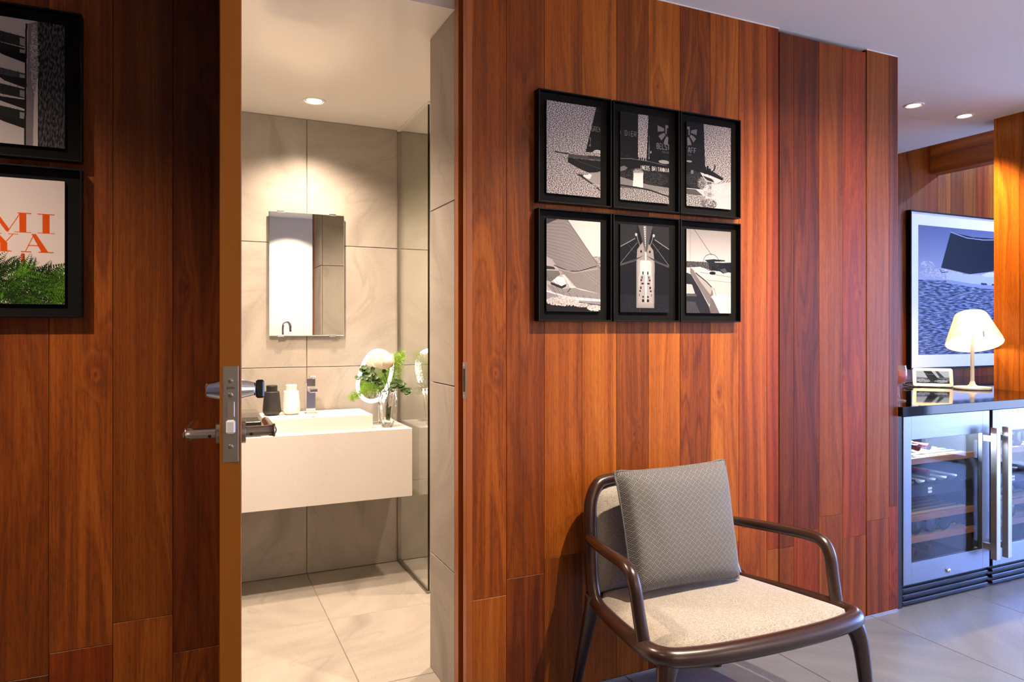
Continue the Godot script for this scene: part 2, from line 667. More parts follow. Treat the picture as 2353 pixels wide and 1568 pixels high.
func make_prints() -> void:
	var k := 0.0
	var W := 280
	var H := 412
	# 1: foiling yacht's bow under a dark sail
	var c := Canvas.new(W, H, Color(0.5, 0.5, 0.5))
	var s0 := Color(0.28, 0.26, 0.27)
	var s1 := Color(0.93, 0.89, 0.89)
	var ink := Color(0.075, 0.075, 0.085)
	var grey := Color(0.42, 0.40, 0.42)
	c.sea(0, 1, s0, s1, 30, 90, 1.15, 3)
	c.poly([[0.92, 0.0], [1, 0.0], [1, 0.5], [0.72, 0.508]], ink)
	c.line(0.92, 0.035, 1.0, 0.038, 3, Color(0.2, 0.2, 0.22))
	c.text("GREN", 0.835, 0.215, 0.047, 0.052, 3.2, grey)
	c.line(0.81, 0.34, 0.81, 0.44, 4, Color(0.3, 0.3, 0.31))
	c.oval(0.81, 0.36, 0.012, 0.02, grey)
	c.oval(0.80, 0.43, 0.02, 0.014, grey)
	c.oval(0.95, 0.505, 0.095, 0.035, Color(0.86, 0.84, 0.84), PI, TAU)
	for j in 4:
		c.line(0.88 + j * 0.04, 0.475, 0.88 + j * 0.04, 0.505, 1.2, ink)
	c.line(0.86, 0.49, 1, 0.49, 1.2, ink)
	c.line(0.15, 0.545, 0.42, 0.553, 5, Color(0.13, 0.13, 0.14))
	c.line(0.17, 0.55, 0.36, 0.61, 1.2, ink)
	c.poly([[0.40, 0.553], [1, 0.545], [1, 0.585], [0.39, 0.595]], Color(0.30, 0.29, 0.30))
	c.poly([[0.76, 0.545], [1, 0.54], [1, 0.565], [0.77, 0.575]], Color(0.20, 0.19, 0.20))
	c.poly([[0.385, 0.595], [1, 0.59], [1, 0.715], [0.77, 0.735], [0.62, 0.705], [0.385, 0.645]], Color(0.10, 0.10, 0.11))
	c.line(0.52, 0.61, 1.0, 0.68, 1.4, grey)
	c.poly([[0.52, 0.755], [0.68, 0.765], [0.72, 0.80], [0.95, 0.87], [1, 0.93], [0.8, 0.85]], Color(0.18, 0.17, 0.18))
	c.poly([[0.66, 0.775], [0.82, 0.745], [1, 0.705], [1, 0.86], [0.84, 0.845], [0.75, 0.815]], Color(0.62, 0.59, 0.59))
	c.poly([[0.66, 0.775], [0.80, 0.748], [0.84, 0.755], [0.80, 0.805], [0.74, 0.80]], Color(0.95, 0.93, 0.92))
	c.foam(0.9, 0.87, 0.09, 0.02, Color(0.85, 0.83, 0.83), 160, 5)
	M.print1 = c.tex()
	# 2: the sails and cockpit
	c = Canvas.new(W, H, ink)
	c.sea(0, 0.56, s0, s1, 30, 90, 1.15, 4, 0.36, 0.59)
	c.line(0, 0.012, 0.36, 0.012, 2.4, Color(0.22, 0.22, 0.24))
	c.poly([[0.57, 0], [0.6, 0], [0.57, 0.56], [0.53, 0.56]], ink)
	c.line(0.0, 0.215, 0.0, 0.262, 5, grey)
	c.text("DIER", 0.095, 0.21, 0.062, 0.055, 3.4, grey)
	badge(c, 1.0, 0.145, 0.25, Color(0.46, 0.44, 0.45))
	c.text("BELST", 0.745, 0.305, 0.057, 0.062, 3.6, Color(0.50, 0.48, 0.50))
	c.text("ENGLAND", 0.86, 0.39, 0.021, 0.018, 1.2, grey)
	for j in 9:
		c.im.fill_rect(Rect2i(int((0.62 + 0.05 * (j % 3)) * W), int((0.30 + 0.05 * j) * H), 1, 1), grey)
	c.oval(0.62, 0.42, 0.014, 0.014, Color(0.7, 0.68, 0.68))
	c.poly([[0, 0.53], [0.3, 0.525], [0.55, 0.525], [1, 0.55], [1, 0.88], [0, 0.88]], Color(0.085, 0.085, 0.095))
	c.path([[0, 0.535], [0.2, 0.522], [0.6, 0.53], [1, 0.56]], 2.2, Color(0.5, 0.48, 0.48))
	for j in 6:
		c.oval(0.36 + j * 0.045, 0.508 + (j % 2) * 0.006, 0.016, 0.015, ink)
	c.line(0.02, 0.50, 0.06, 0.47, 1.2, grey)
	c.line(0.11, 0.50, 0.16, 0.485, 1.6, grey)
	c.oval(0.9, 0.515, 0.12, 0.022, Color(0.62, 0.60, 0.60))
	c.line(0.75, 0.55, 1, 0.56, 2, ink)
	c.text("INEOS BRITANNIA", 0.405, 0.585, 0.0405, 0.045, 2.6, Color(0.86, 0.84, 0.83))
	c.poly([[0, 0.63], [0.08, 0.61], [0.15, 0.63], [0.1, 0.66], [0, 0.68]], Color(0.42, 0.40, 0.40))
	c.foam(0.5, 0.72, 0.5, 0.10, Color(0.5, 0.48, 0.48), 1800, 6, 2)
	c.foam(0.36, 0.68, 0.11, 0.06, Color(0.72, 0.70, 0.70), 900, 8, 2)
	c.poly([[0, 0.74], [0.25, 0.77], [0.6, 0.80], [1, 0.81], [1, 0.90], [0.5, 0.86], [0, 0.85]], Color(0.50, 0.48, 0.48))
	c.poly([[0.27, 0.68], [0.46, 0.67], [0.46, 0.84], [0.25, 0.84]], Color(0.90, 0.88, 0.87))
	c.foam(0.36, 0.67, 0.10, 0.03, Color(0.85, 0.83, 0.82), 400, 7, 2)
	c.sea(0.86, 1, Color(0.06, 0.06, 0.07), Color(0.92, 0.89, 0.89), 40, 110, 1.2, 9)
	c.path([[0, 0.835], [0.35, 0.845], [0.6, 0.86], [1, 0.915]], 7, Color(0.12, 0.12, 0.13))
	M.print2 = c.tex()
	# 3: the stern in spray
	c = Canvas.new(W, H, ink)
	c.sea(0, 0.8, s0, s1, 30, 90, 1.15, 12, 0.375, 1.0)
	c.poly([[0, 0], [0.38, 0], [0.42, 0.6], [0.42, 0.9], [0, 0.9]], Color(0.078, 0.08, 0.10))
	badge(c, 0.0, 0.12, 0.24, Color(0.46, 0.44, 0.45))
	c.text("TAFF", -0.03, 0.305, 0.066, 0.062, 3.6, Color(0.50, 0.48, 0.50))
	c.text("1924", 0.02, 0.385, 0.024, 0.018, 1.2, grey)
	for j in 8:
		c.im.fill_rect(Rect2i(int((0.27 + 0.05 * (j % 2)) * W), int((0.26 + 0.035 * j) * H), 1, 1), grey)
	c.oval(0.06, 0.47, 0.06, 0.012, Color(0.6, 0.58, 0.58))
	c.poly([[0.10, 0.57], [0.15, 0.57], [0.15, 0.615], [0.10, 0.615]], Color(0.55, 0.52, 0.52))
	c.line(0.10, 0.57, 0.15, 0.615, 1.4, ink)
	c.line(0.15, 0.57, 0.10, 0.615, 1.4, ink)
	c.foam(0.18, 0.68, 0.2, 0.10, Color(0.42, 0.40, 0.41), 1100, 14, 2)
	c.poly([[0.29, 0.58], [0.5, 0.57], [0.62, 0.565], [0.83, 0.63], [0.80, 0.655], [0.48, 0.60]], Color(0.10, 0.10, 0.11))
	c.poly([[0.30, 0.585], [0.48, 0.602], [0.80, 0.655], [0.66, 0.70], [0.42, 0.68]], Color(0.80, 0.78, 0.78))
	c.poly([[0.36, 0.62], [0.60, 0.655], [0.62, 0.69], [0.44, 0.67]], Color(0.16, 0.16, 0.17))
	c.line(0.50, 0.61, 0.62, 0.68, 2, Color(0.9, 0.88, 0.88))
	for q in [[0.42, 0.53], [0.47, 0.51], [0.52, 0.54]]:
		c.oval(q[0], q[1], 0.022, 0.017, ink)
		c.poly([[q[0] - 0.035, q[1] + 0.07], [q[0] - 0.02, q[1] + 0.01], [q[0] + 0.02, q[1] + 0.01], [q[0] + 0.04, q[1] + 0.07]], ink)
	c.path([[0.52, 0.58], [0.60, 0.55], [0.635, 0.505], [0.63, 0.47]], 7, ink)
	c.line(0.79, 0.30, 0.80, 0.62, 1.2, Color(0.35, 0.33, 0.34))
	c.foam(0.36, 0.72, 0.12, 0.08, Color(0.72, 0.70, 0.71), 900, 15, 3)
	c.poly([[0, 0.79], [0.35, 0.79], [0.5, 0.74], [0.7, 0.70], [1, 0.66], [1, 1], [0, 1]], Color(0.76, 0.74, 0.75))
	c.poly([[0.46, 0.69], [0.56, 0.69], [0.55, 0.86], [0.48, 0.86]], Color(0.36, 0.35, 0.36))
	c.foam(0.5, 0.82, 0.12, 0.05, Color(0.66, 0.64, 0.65), 500, 18, 4)
	c.foam(0.7, 0.77, 0.32, 0.07, Color(0.87, 0.85, 0.86), 1200, 16, 4)
	c.poly([[0, 0.795], [0.2, 0.795], [0.36, 0.86], [0.1, 0.87], [0, 0.86]], Color(0.30, 0.29, 0.30))
	c.sea(0.865, 1, Color(0.08, 0.08, 0.09), Color(0.90, 0.87, 0.87), 36, 100, 1.2, 17, 0.0, 0.42)
	c.foam(0.5, 0.95, 0.18, 0.06, Color(0.3, 0.29, 0.3), 700, 19, 4)
	M.print3 = c.tex()
	# 4: gauzy headsail over a white hull
	c = Canvas.new(W, H, Color(0.90, 0.86, 0.85))
	c.sea(0.385, 0.60, Color(0.45, 0.43, 0.43), Color(0.80, 0.77, 0.77), 10, 60, 0.8, 21)
	c.poly([[0, 0], [0.38, 0.0], [1, 0.51], [1, 0.80], [0.55, 0.74], [0, 0.40]], Color(0.55, 0.52, 0.52))
	for j in 46:
		var a := j / 45.0
		c.line(0.0 + 0.38 * a, 0.0, 0.45 + 0.55 * a, 0.72 + 0.05 * a, 1.0, Color(0.64, 0.61, 0.61) if j % 2 else Color(0.47, 0.44, 0.45))
	for j in 26:
		var a := j / 25.0
		c.path([[0, 0.02 + 0.40 * a], [0.3 + 0.25 * a, 0.0 + 0.52 * a], [0.40 + 0.6 * a, 0.02 + 0.70 * a]], 1.0, Color(0.68, 0.65, 0.65) if j % 2 else Color(0.46, 0.43, 0.44))
	c.line(0.38, 0, 1, 0.515, 3, Color(0.40, 0.38, 0.38))
	c.poly([[0, 0.0], [0.2, 0.0], [0, 0.06]], Color(0.25, 0.23, 0.24))
	c.poly([[0, 0.41], [0.10, 0.44], [0.30, 0.62], [0.48, 0.78], [0, 0.78]], Color(0.72, 0.69, 0.69))
	c.poly([[0, 0.51], [0.13, 0.52], [0.16, 0.545], [0, 0.545]], Color(0.22, 0.21, 0.22))
	c.poly([[0, 0.56], [0.22, 0.56], [0.25, 0.60], [0.08, 0.68], [0, 0.67]], Color(0.46, 0.44, 0.44))
	c.poly([[0.10, 0.675], [0.20, 0.62], [0.31, 0.63], [0.36, 0.70], [0.27, 0.725]], Color(0.96, 0.94, 0.93))
	c.poly([[0.08, 0.685], [0.27, 0.725], [0.36, 0.70], [0.35, 0.73], [0.27, 0.755], [0.08, 0.71]], Color(0.2, 0.19, 0.2))
	c.poly([[0, 0.71], [0.3, 0.755], [0.52, 0.74], [0.62, 0.76], [1, 0.80], [1, 0.86], [0.4, 0.835], [0.1, 0.79]], Color(0.58, 0.56, 0.56))
	c.path([[0.13, 0.50], [0.40, 0.56], [0.6, 0.555], [0.93, 0.49]], 3.2, Color(0.10, 0.10, 0.10))
	c.path([[0.22, 0.54], [0.5, 0.575], [0.95, 0.52]], 5, Color(0.66, 0.63, 0.63))
	c.line(0.38, 0.79, 0.44, 0.745, 3, ink)
	for j in 8:
		c.line(0.02 + j * 0.13, 0.775 + j * 0.009, 0.06 + j * 0.13, 0.815 + j * 0.009, 1.2, ink)
	for j in 3:
		c.line(0.0 + j * 0.07, 0.60 + j * 0.02, 0.16 + j * 0.08, 0.80, 1.2, Color(0.15, 0.15, 0.15))
	c.poly([[0, 0.77], [0.15, 0.825], [0.5, 0.86], [1, 0.868], [1, 0.885], [0.4, 0.87], [0, 0.79]], Color(0.97, 0.95, 0.94))
	c.poly([[0, 0.79], [0.5, 0.875], [1, 0.885], [1, 0.94], [0.4, 0.93], [0, 0.9]], Color(0.60, 0.58, 0.59))
	c.poly([[0.50, 0.885], [0.75, 0.905], [1, 0.92], [1, 0.95], [0.6, 0.93]], Color(0.30, 0.29, 0.31))
	c.poly([[0, 0.90], [0.5, 0.93], [1, 0.95], [1, 1], [0, 1]], Color(0.13, 0.13, 0.135))
	c.foam(0.28, 0.885, 0.30, 0.05, Color(0.90, 0.86, 0.85), 900, 22, 6)
	c.foam(0.62, 0.925, 0.2, 0.022, Color(0.86, 0.82, 0.81), 260, 24, 5)
	c.foam(0.88, 0.955, 0.14, 0.032, Color(0.90, 0.86, 0.85), 420, 23, 6)
	M.print4 = c.tex()
	# 5: yacht seen straight down its mast on dark water
	c = Canvas.new(W, H, Color(0.085, 0.085, 0.105))
	c.sea(0.8, 1, Color(0.075, 0.075, 0.095), Color(0.17, 0.16, 0.18), 16, 60, 0.7, 31)
	for sd in [-1.0, 1.0]:
		c.poly([[0.5 + sd * 0.02, 0], [0.5 + sd * 0.52, 0], [0.5 + sd * 0.52, 0.26], [0.5 + sd * 0.18, 0.15], [0.5 + sd * 0.15, 0]], Color(0.155, 0.15, 0.165))
		c.line(0.5 + sd * 0.20, 0.155, 0.5 + sd * 0.52, 0.265, 4, Color(0.55, 0.52, 0.52))
		c.poly([[0.5 + sd * 0.01, 0.345], [0.5 + sd * 0.50, 0.455], [0.5 + sd * 0.50, 0.475], [0.5 + sd * 0.22, 0.42], [0.5 + sd * 0.02, 0.375]], Color(0.30, 0.28, 0.29))
		c.line(0.5 + sd * 0.15, 0.195, 0.5 + sd * 0.50, 0.45, 2, Color(0.55, 0.53, 0.53))
		c.line(0.5 + sd * 0.36, 0.22, 0.5 + sd * 0.20, 0.32, 1.4, Color(0.40, 0.38, 0.39))
		c.path([[0.5 + sd * 0.17, 0.10], [0.5 + sd * 0.15, 0.16], [0.5 + sd * 0.03, 0.345]], 4, Color(0.5, 0.48, 0.48))
		c.oval(0.5 + sd * 0.18, 0.11, 0.025, 0.018, Color(0.7, 0.68, 0.68))
	c.poly([[0.5, 0.15], [0.34, 0.28], [0.325, 0.45], [0.325, 0.95], [0.69, 0.95], [0.70, 0.45], [0.67, 0.28]], Color(0.56, 0.53, 0.53))
	c.poly([[0.36, 0.40], [0.66, 0.40], [0.66, 0.93], [0.36, 0.93]], Color(0.64, 0.61, 0.61))
	c.poly([[0.40, 0.43], [0.42, 0.40], [0.60, 0.40], [0.63, 0.43], [0.63, 0.57], [0.40, 0.57]], Color(0.80, 0.77, 0.76))
	for sd in [-1.0, 1.0]:
		for q in [[0.05, 0.53, 0.025, 0.035], [0.07, 0.585, 0.02, 0.03], [0.085, 0.62, 0.03, 0.02], [0.06, 0.66, 0.05, 0.018], [0.095, 0.705, 0.03, 0.025], [0.11, 0.745, 0.03, 0.02], [0.125, 0.79, 0.012, 0.025], [0.05, 0.81, 0.03, 0.022], [0.05, 0.85, 0.045, 0.03]]:
			c.poly([[0.51 + sd * q[0] - q[2] * 0.5, q[1]], [0.51 + sd * q[0] + q[2] * 0.5, q[1]], [0.51 + sd * q[0] + q[2] * 0.5, q[1] + q[3]], [0.51 + sd * q[0] - q[2] * 0.5, q[1] + q[3]]], Color(0.10, 0.10, 0.11))
		c.path([[0.51 + sd * 0.10, 0.57], [0.51 + sd * 0.13, 0.60], [0.51 + sd * 0.13, 0.70]], 2, Color(0.86, 0.83, 0.82))
		c.oval(0.51 + sd * 0.09, 0.30, 0.018, 0.015, ink)
		c.poly([[0.5 + sd * 0.01, 0.34], [0.5 + sd * 0.17, 0.38], [0.5 + sd * 0.40, 0.435], [0.5 + sd * 0.50, 0.46], [0.5 + sd * 0.46, 0.45], [0.5 + sd * 0.2, 0.405]], Color(0.22, 0.21, 0.22))
	for j in 4:
		c.line(0.36, 0.90 + 0.008 * j, 0.66, 0.90 + 0.008 * j, 1, Color(0.5, 0.47, 0.47))
	c.poly([[0.36, 0], [0.66, 0], [0.56, 0.25], [0.515, 0.35], [0.48, 0.25]], Color(0.30, 0.29, 0.30))
	c.poly([[0.46, 0], [0.53, 0], [0.515, 0.34]], Color(0.48, 0.46, 0.46))
	for j in 9:
		c.oval(0.495 + j * 0.002, 0.02 + j * 0.026, 0.013 - j * 0.001, 0.008, Color(0.9, 0.88, 0.87))
	c.poly([[0.50, 0.30], [0.525, 0.30], [0.53, 0.36], [0.54, 0.60], [0.53, 0.87], [0.51, 0.89], [0.50, 0.60]], Color(0.86, 0.83, 0.82))
	c.line(0.40, 0.87, 0.40, 1, 1.4, Color(0.5, 0.48, 0.48))
	M.print5 = c.tex()
	# 6: wheel and upholstered cockpit
	c = Canvas.new(W, H, Color(0.72, 0.69, 0.70))
	for y in int(H * 0.4):
		k = 0.55 + 0.22 * y / (H * 0.4)
		c.im.fill_rect(Rect2i(0, y, W, 1), Color(k, k * 0.965, k * 0.97))
	c.line(0.08, 0, 0.08, 0.4, 1.4, Color(0.25, 0.24, 0.25))
	c.line(0.17, 0, 0.56, 0.30, 2.2, Color(0.2, 0.19, 0.2))
	c.sea(0.385, 0.47, Color(0.10, 0.10, 0.12), Color(0.45, 0.43, 0.44), 26, 70, 0.8, 41)
	c.poly([[0.5, 0.40], [1, 0.375], [1, 0.50], [0.5, 0.48]], Color(0.10, 0.10, 0.12))
	c.poly([[0, 0.46], [0.3, 0.445], [0.6, 0.49], [1, 0.51], [1, 1], [0, 1]], Color(0.74, 0.71, 0.71))
	c.line(0.3, 0.51, 1, 0.555, 2, Color(0.4, 0.38, 0.39))
	c.line(0.45, 0.60, 1, 0.62, 2, Color(0.5, 0.48, 0.48))
	for j in 25:
		var a := TAU * j / 24.0
		var b := TAU * (j + 1) / 24.0
		c.line(0.55 + cos(a) * 0.18, 0.385 + sin(a) * 0.10, 0.55 + cos(b) * 0.18, 0.385 + sin(b) * 0.10, 2.4, Color(0.16, 0.16, 0.17))
	for j in 5:
		var a := TAU * j / 5.0 + 0.4
		c.line(0.55, 0.385, 0.55 + cos(a) * 0.18, 0.385 + sin(a) * 0.10, 1.6, Color(0.5, 0.48, 0.48))
	c.poly([[0.40, 0.36], [0.60, 0.345], [0.86, 0.35], [0.86, 0.365], [0.62, 0.375], [0.72, 0.44], [0.9, 0.505], [0.82, 0.515], [0.55, 0.42]], Color(0.13, 0.13, 0.15))
	c.poly([[0.75, 0.47], [0.86, 0.45], [0.93, 0.50], [0.85, 0.51]], Color(0.3, 0.29, 0.31))
	c.line(0.30, 0.49, 0.55, 0.50, 7, Color(0.82, 0.80, 0.80))
	c.oval(0.58, 0.515, 0.07, 0.02, ink)
	c.poly([[0.08, 0.46], [0.14, 0.48], [0.58, 0.72], [0.60, 0.80], [0.50, 0.90], [0.20, 0.62], [0.08, 0.52]], Color(0.44, 0.42, 0.42))
	c.poly([[0.14, 0.48], [0.58, 0.69], [0.53, 0.78], [0.30, 0.62], [0.20, 0.54]], Color(0.63, 0.60, 0.60))
	c.poly([[0.54, 0.80], [0.62, 0.77], [1, 0.78], [1, 1], [0.58, 1], [0.52, 0.92]], Color(0.80, 0.77, 0.77))
	c.poly([[0.54, 0.80], [0.60, 0.84], [0.74, 1.0], [0.54, 1], [0.51, 0.93]], Color(0.40, 0.38, 0.38))
	c.path([[0.20, 0.52], [0.44, 0.62], [0.55, 0.68], [0.62, 0.72], [0.65, 0.79]], 5, Color(0.14, 0.14, 0.15))
	c.path([[0.56, 0.685], [0.62, 0.725], [0.645, 0.79]], 3, Color(0.9, 0.88, 0.88))
	c.poly([[0, 0.52], [0.10, 0.54], [0.28, 0.70], [0.50, 0.92], [0.54, 1], [0, 1]], Color(0.15, 0.15, 0.17))
	c.poly([[0, 0.655], [0.12, 0.66], [0.19, 0.77], [0, 0.77]], Color(0.72, 0.69, 0.68))
	c.poly([[0, 0.77], [0.22, 0.775], [0.22, 0.80], [0, 0.80]], Color(0.32, 0.31, 0.32))
	c.poly([[0, 0.86], [0.18, 0.865], [0.30, 1], [0, 1]], Color(0.24, 0.23, 0.25))
	for j in 5:
		c.line(0.03 + j * 0.04, 0.87, 0.06 + j * 0.055, 1.0, 1.3, Color(0.42, 0.40, 0.41))
	var sp := RandomNumberGenerator.new()
	sp.seed = 77
	for j in 2600:
		var x := sp.randi_range(int(W * 0.15), W - 2)
		var y := sp.randi_range(int(H * 0.56), H - 2)
		var q := c.im.get_pixel(x, y)
		if q.r > 0.35:
			c.im.set_pixel(x, y, q * sp.randf_range(0.78, 1.12))
	M.print6 = c.tex()
	# 7: a fleet of racing yachts, the photograph hung on its side
	c = Canvas.new(W, H, Color(0.80, 0.76, 0.75))
	c.sea(0, 1, Color(0.09, 0.085, 0.10), Color(0.40, 0.37, 0.39), 40, 16, 0.9, 51, 0.73, 1.0)
	c.poly([[0.63, 0.03], [0.73, 0.0], [0.73, 0.42], [0.69, 0.62], [0.68, 1], [0.60, 1], [0.62, 0.5]], Color(0.52, 0.48, 0.50))
	c.foam(0.69, 0.3, 0.04, 0.28, Color(0.8, 0.77, 0.78), 500, 52, 4)
	for q in [[0.14, 0.02, 0.11, 0.30], [0.23, 0.02, 0.08, 0.20], [0.43, -0.2, 0.085, 0.42], [0.555, -0.2, 0.10, 0.24], [0.73, -0.2, 0.10, 0.20]]:
		c.poly([[q[1] - 0.3, q[0] - 0.05], [0.2, q[0] - 0.04], [0.60, q[0]], [0.60, q[0] + q[2] * 0.75], [0.2, q[0] + q[2] * 0.45], [q[1] - 0.3, q[0] + q[2] * 0.2]], Color(q[3], q[3], q[3] * 1.04).darkened(0.35))
		for j in 5:
			c.line(0.25 + j * 0.07, q[0] - 0.02, 0.25 + j * 0.07, q[0] + q[2] * 0.7, 1.2, Color(0.1, 0.1, 0.11))
		c.poly([[0.55, q[0] + 0.01], [0.61, q[0] + 0.015], [0.61, q[0] + q[2] * 0.7], [0.55, q[0] + q[2] * 0.6]], Color(0.60, 0.57, 0.57))
	for q in [[0.265, 0.24], [0.465, 0.30], [0.635, 0.16], [0.79, 0.22]]:
		c.poly([[q[1], q[0] - 0.01], [0.45, q[0]], [0.61, q[0] + 0.005], [0.60, q[0] + 0.08], [0.40, q[0] + 0.04]], Color(0.10, 0.10, 0.115))
	c.line(0.615, 0.03, 0.60, 1.0, 5, Color(0.10, 0.10, 0.11))
	M.print7 = c.tex()
	# 8: poster with orange serif capitals above ferns
	c = Canvas.new(W, H, Color(0.93, 0.86, 0.85))
	var org := Color(0.90, 0.33, 0.04)
	var u := 0.0066
	# M (runs out to the left), I
	c.poly([[0.30, 0.285], [0.33, 0.285], [0.45, 0.41], [0.43, 0.43]], org)
	c.poly([[0.27, 0.275], [0.33, 0.275], [0.445, 0.43], [0.42, 0.43]], org)
	c.line(0.435, 0.425, 0.555, 0.278, 2.4, org)
	c.poly([[0.545, 0.278], [0.615, 0.278], [0.615, 0.43], [0.545, 0.43]], org)
	c.poly([[0.53, 0.274], [0.665, 0.274], [0.665, 0.281], [0.53, 0.281]], org)
	c.poly([[0.495, 0.426], [0.665, 0.426], [0.665, 0.433], [0.495, 0.433]], org)
	c.line(0.30, 0.285, 0.30, 0.43, 2.4, org)
	c.poly([[0.245, 0.426], [0.355, 0.426], [0.355, 0.433], [0.245, 0.433]], org)
	c.poly([[0.775, 0.278], [0.845, 0.278], [0.845, 0.43], [0.775, 0.43]], org)
	c.poly([[0.725, 0.274], [0.895, 0.274], [0.895, 0.281], [0.725, 0.281]], org)
	c.poly([[0.725, 0.426], [0.895, 0.426], [0.895, 0.433], [0.725, 0.433]], org)
	# shift of the second line: Y, A
	c.poly([[0.27, 0.445], [0.34, 0.445], [0.43, 0.52], [0.43, 0.585], [0.36, 0.585], [0.36, 0.52]], org)
	c.line(0.41, 0.515, 0.485, 0.447, 2.4, org)
	c.poly([[0.44, 0.443], [0.535, 0.443], [0.535, 0.450], [0.44, 0.450]], org)
	c.poly([[0.22, 0.443], [0.37, 0.443], [0.37, 0.450], [0.22, 0.450]], org)
	c.poly([[0.32, 0.580], [0.47, 0.580], [0.47, 0.587], [0.32, 0.587]], org)
	c.poly([[0.665, 0.440], [0.71, 0.440], [0.835, 0.583], [0.765, 0.583]], org)
	c.line(0.69, 0.445, 0.605, 0.583, 2.4, org)
	c.poly([[0.63, 0.53], [0.745, 0.53], [0.75, 0.537], [0.63, 0.537]], org)
	c.poly([[0.56, 0.580], [0.665, 0.580], [0.665, 0.587], [0.56, 0.587]], org)
	c.poly([[0.735, 0.580], [0.885, 0.580], [0.885, 0.587], [0.735, 0.587]], org)
	c.poly([[0.565, 0.60], [0.60, 0.60], [0.60, 0.70], [0.565, 0.70]], org)
	var r := RandomNumberGenerator.new()
	r.seed = 61
	for j in 190:
		var bx := r.randf_range(0.0, 0.95)
		var by := r.randf_range(0.74, 1.04) if j > 3 else 0.8
		var an := r.randf_range(-1.5, 0.6)
		if j == 0:
			bx = 0.62; by = 0.80; an = -0.75
		elif j == 1:
			bx = 0.70; by = 0.80; an = -0.35
		elif j == 2:
			bx = 0.20; by = 0.76; an = -1.2
		elif j == 3:
			bx = 0.40; by = 0.72; an = -0.9
		var ln := r.randf_range(0.22, 0.36)
		var col := Color(0.05, 0.11, 0.03).lerp(Color(0.28, 0.46, 0.10), r.randf() * r.randf()) if j < 150 else Color(0.14, 0.26, 0.06).lerp(Color(0.36, 0.56, 0.14), r.randf())
		for m in 13:
			var a := m / 12.0
			var px := bx + cos(an) * ln * a
			var py := by + sin(an) * ln * a * 0.68 + a * a * 0.03
			var lw := 0.075 * (1.0 - a) * (0.5 + a) + 0.012
			for sd in [-1.0, 1.0]:
				var la: float = an + sd * 1.05
				c.poly([[px, py], [px + cos(la + 0.25) * lw * 0.6, py + sin(la + 0.25) * lw * 0.45], [px + cos(la) * lw, py + sin(la) * lw * 0.68], [px + cos(la - 0.25) * lw * 0.6, py + sin(la - 0.25) * lw * 0.45]], col * r.randf_range(0.8, 1.15))
	c.foam(0.4, 0.93, 0.5, 0.07, Color(0.10, 0.20, 0.05), 500, 63, 4)
	M.print8 = c.tex()
	# 9: large colour photograph: a yacht under a navy sail on a choppy sea
	c = Canvas.new(420, 560, Color(0.5, 0.55, 0.72))
	for y in 280:
		var a := y / 280.0
		c.im.fill_rect(Rect2i(0, y, 420, 1), Color(0.42, 0.47, 0.68).lerp(Color(0.78, 0.80, 0.92), a))
	c.foam(0.25, 0.36, 0.24, 0.035, Color(0.86, 0.86, 0.93), 260, 71, 9)
	c.foam(0.10, 0.30, 0.08, 0.03, Color(0.82, 0.83, 0.92), 120, 72, 8)
	c.sea(0.42, 1, Color(0.10, 0.15, 0.30), Color(0.70, 0.76, 0.92), 9, 95, 0.75, 73)
	c.poly([[0.36, 0.035], [0.62, 0.06], [0.97, 0.055], [0.98, 0.20], [0.97, 0.31], [0.80, 0.335], [0.58, 0.36], [0.38, 0.335], [0.25, 0.32]], Color(0.10, 0.14, 0.23))
	for j in 14:
		c.line(0.96, 0.31, 0.50 + j * 0.03, 0.36 - j * 0.012, 1.2, Color(0.17, 0.21, 0.31))
	c.path([[0.36, 0.035], [0.55, 0.07], [0.75, 0.075], [0.97, 0.062]], 4, Color(0.70, 0.76, 0.92))
	c.poly([[0.31, 0.345], [0.5, 0.36], [0.72, 0.36], [0.9, 0.35], [1, 0.36], [1, 0.47], [0.6, 0.455], [0.31, 0.435]], Color(0.80, 0.84, 0.96))
	c.poly([[0.72, 0.36], [0.82, 0.335], [1, 0.34], [1, 0.37], [0.78, 0.375]], Color(0.94, 0.95, 1.0))
	c.poly([[0.31, 0.41], [0.6, 0.435], [1, 0.445], [1, 0.48], [0.6, 0.46], [0.31, 0.44]], Color(0.62, 0.68, 0.84))
	c.poly([[0.72, 0.425], [0.79, 0.428], [0.79, 0.442], [0.72, 0.44]], Color(0.2, 0.25, 0.38))
	c.poly([[0.85, 0.43], [0.91, 0.432], [0.91, 0.445], [0.85, 0.443]], Color(0.2, 0.25, 0.38))
	c.path([[0.235, 0.33], [0.26, 0.36], [0.33, 0.35]], 3, Color(0.2, 0.25, 0.36))
	c.line(0.26, 0.33, 0.5, 0.36, 2, Color(0.9, 0.92, 1))
	M.print9 = c.tex()
	# 10: the screen of the smart display: two dark sails over white water
	c = Canvas.new(240, 140, Color(0.93, 0.94, 0.96))
	c.poly([[0, 0.50], [0.3, 0.54], [1, 0.5], [1, 1], [0, 1]], Color(0.55, 0.57, 0.62))
	c.poly([[0.22, 0], [0.46, 0], [0.66, 0.60], [0.36, 0.62]], Color(0.10, 0.12, 0.20))
	c.path([[0.26, 0.18], [0.36, 0.28], [0.56, 0.26]], 4, Color(0.6, 0.63, 0.72))
	c.poly([[0.58, 0], [0.66, 0], [0.86, 0.52], [0.72, 0.55]], Color(0.30, 0.32, 0.38))
	c.poly([[0.2, 0.62], [0.55, 0.60], [0.95, 0.66], [0.7, 0.86], [0.4, 0.90], [0.3, 0.8]], Color(0.10, 0.12, 0.18))
	c.poly([[0, 0.85], [1, 0.80], [1, 1], [0, 1]], Color(0.22, 0.23, 0.28))
	c.foam(0.22, 0.78, 0.2, 0.14, Color(0.95, 0.96, 0.98), 260, 81, 6)
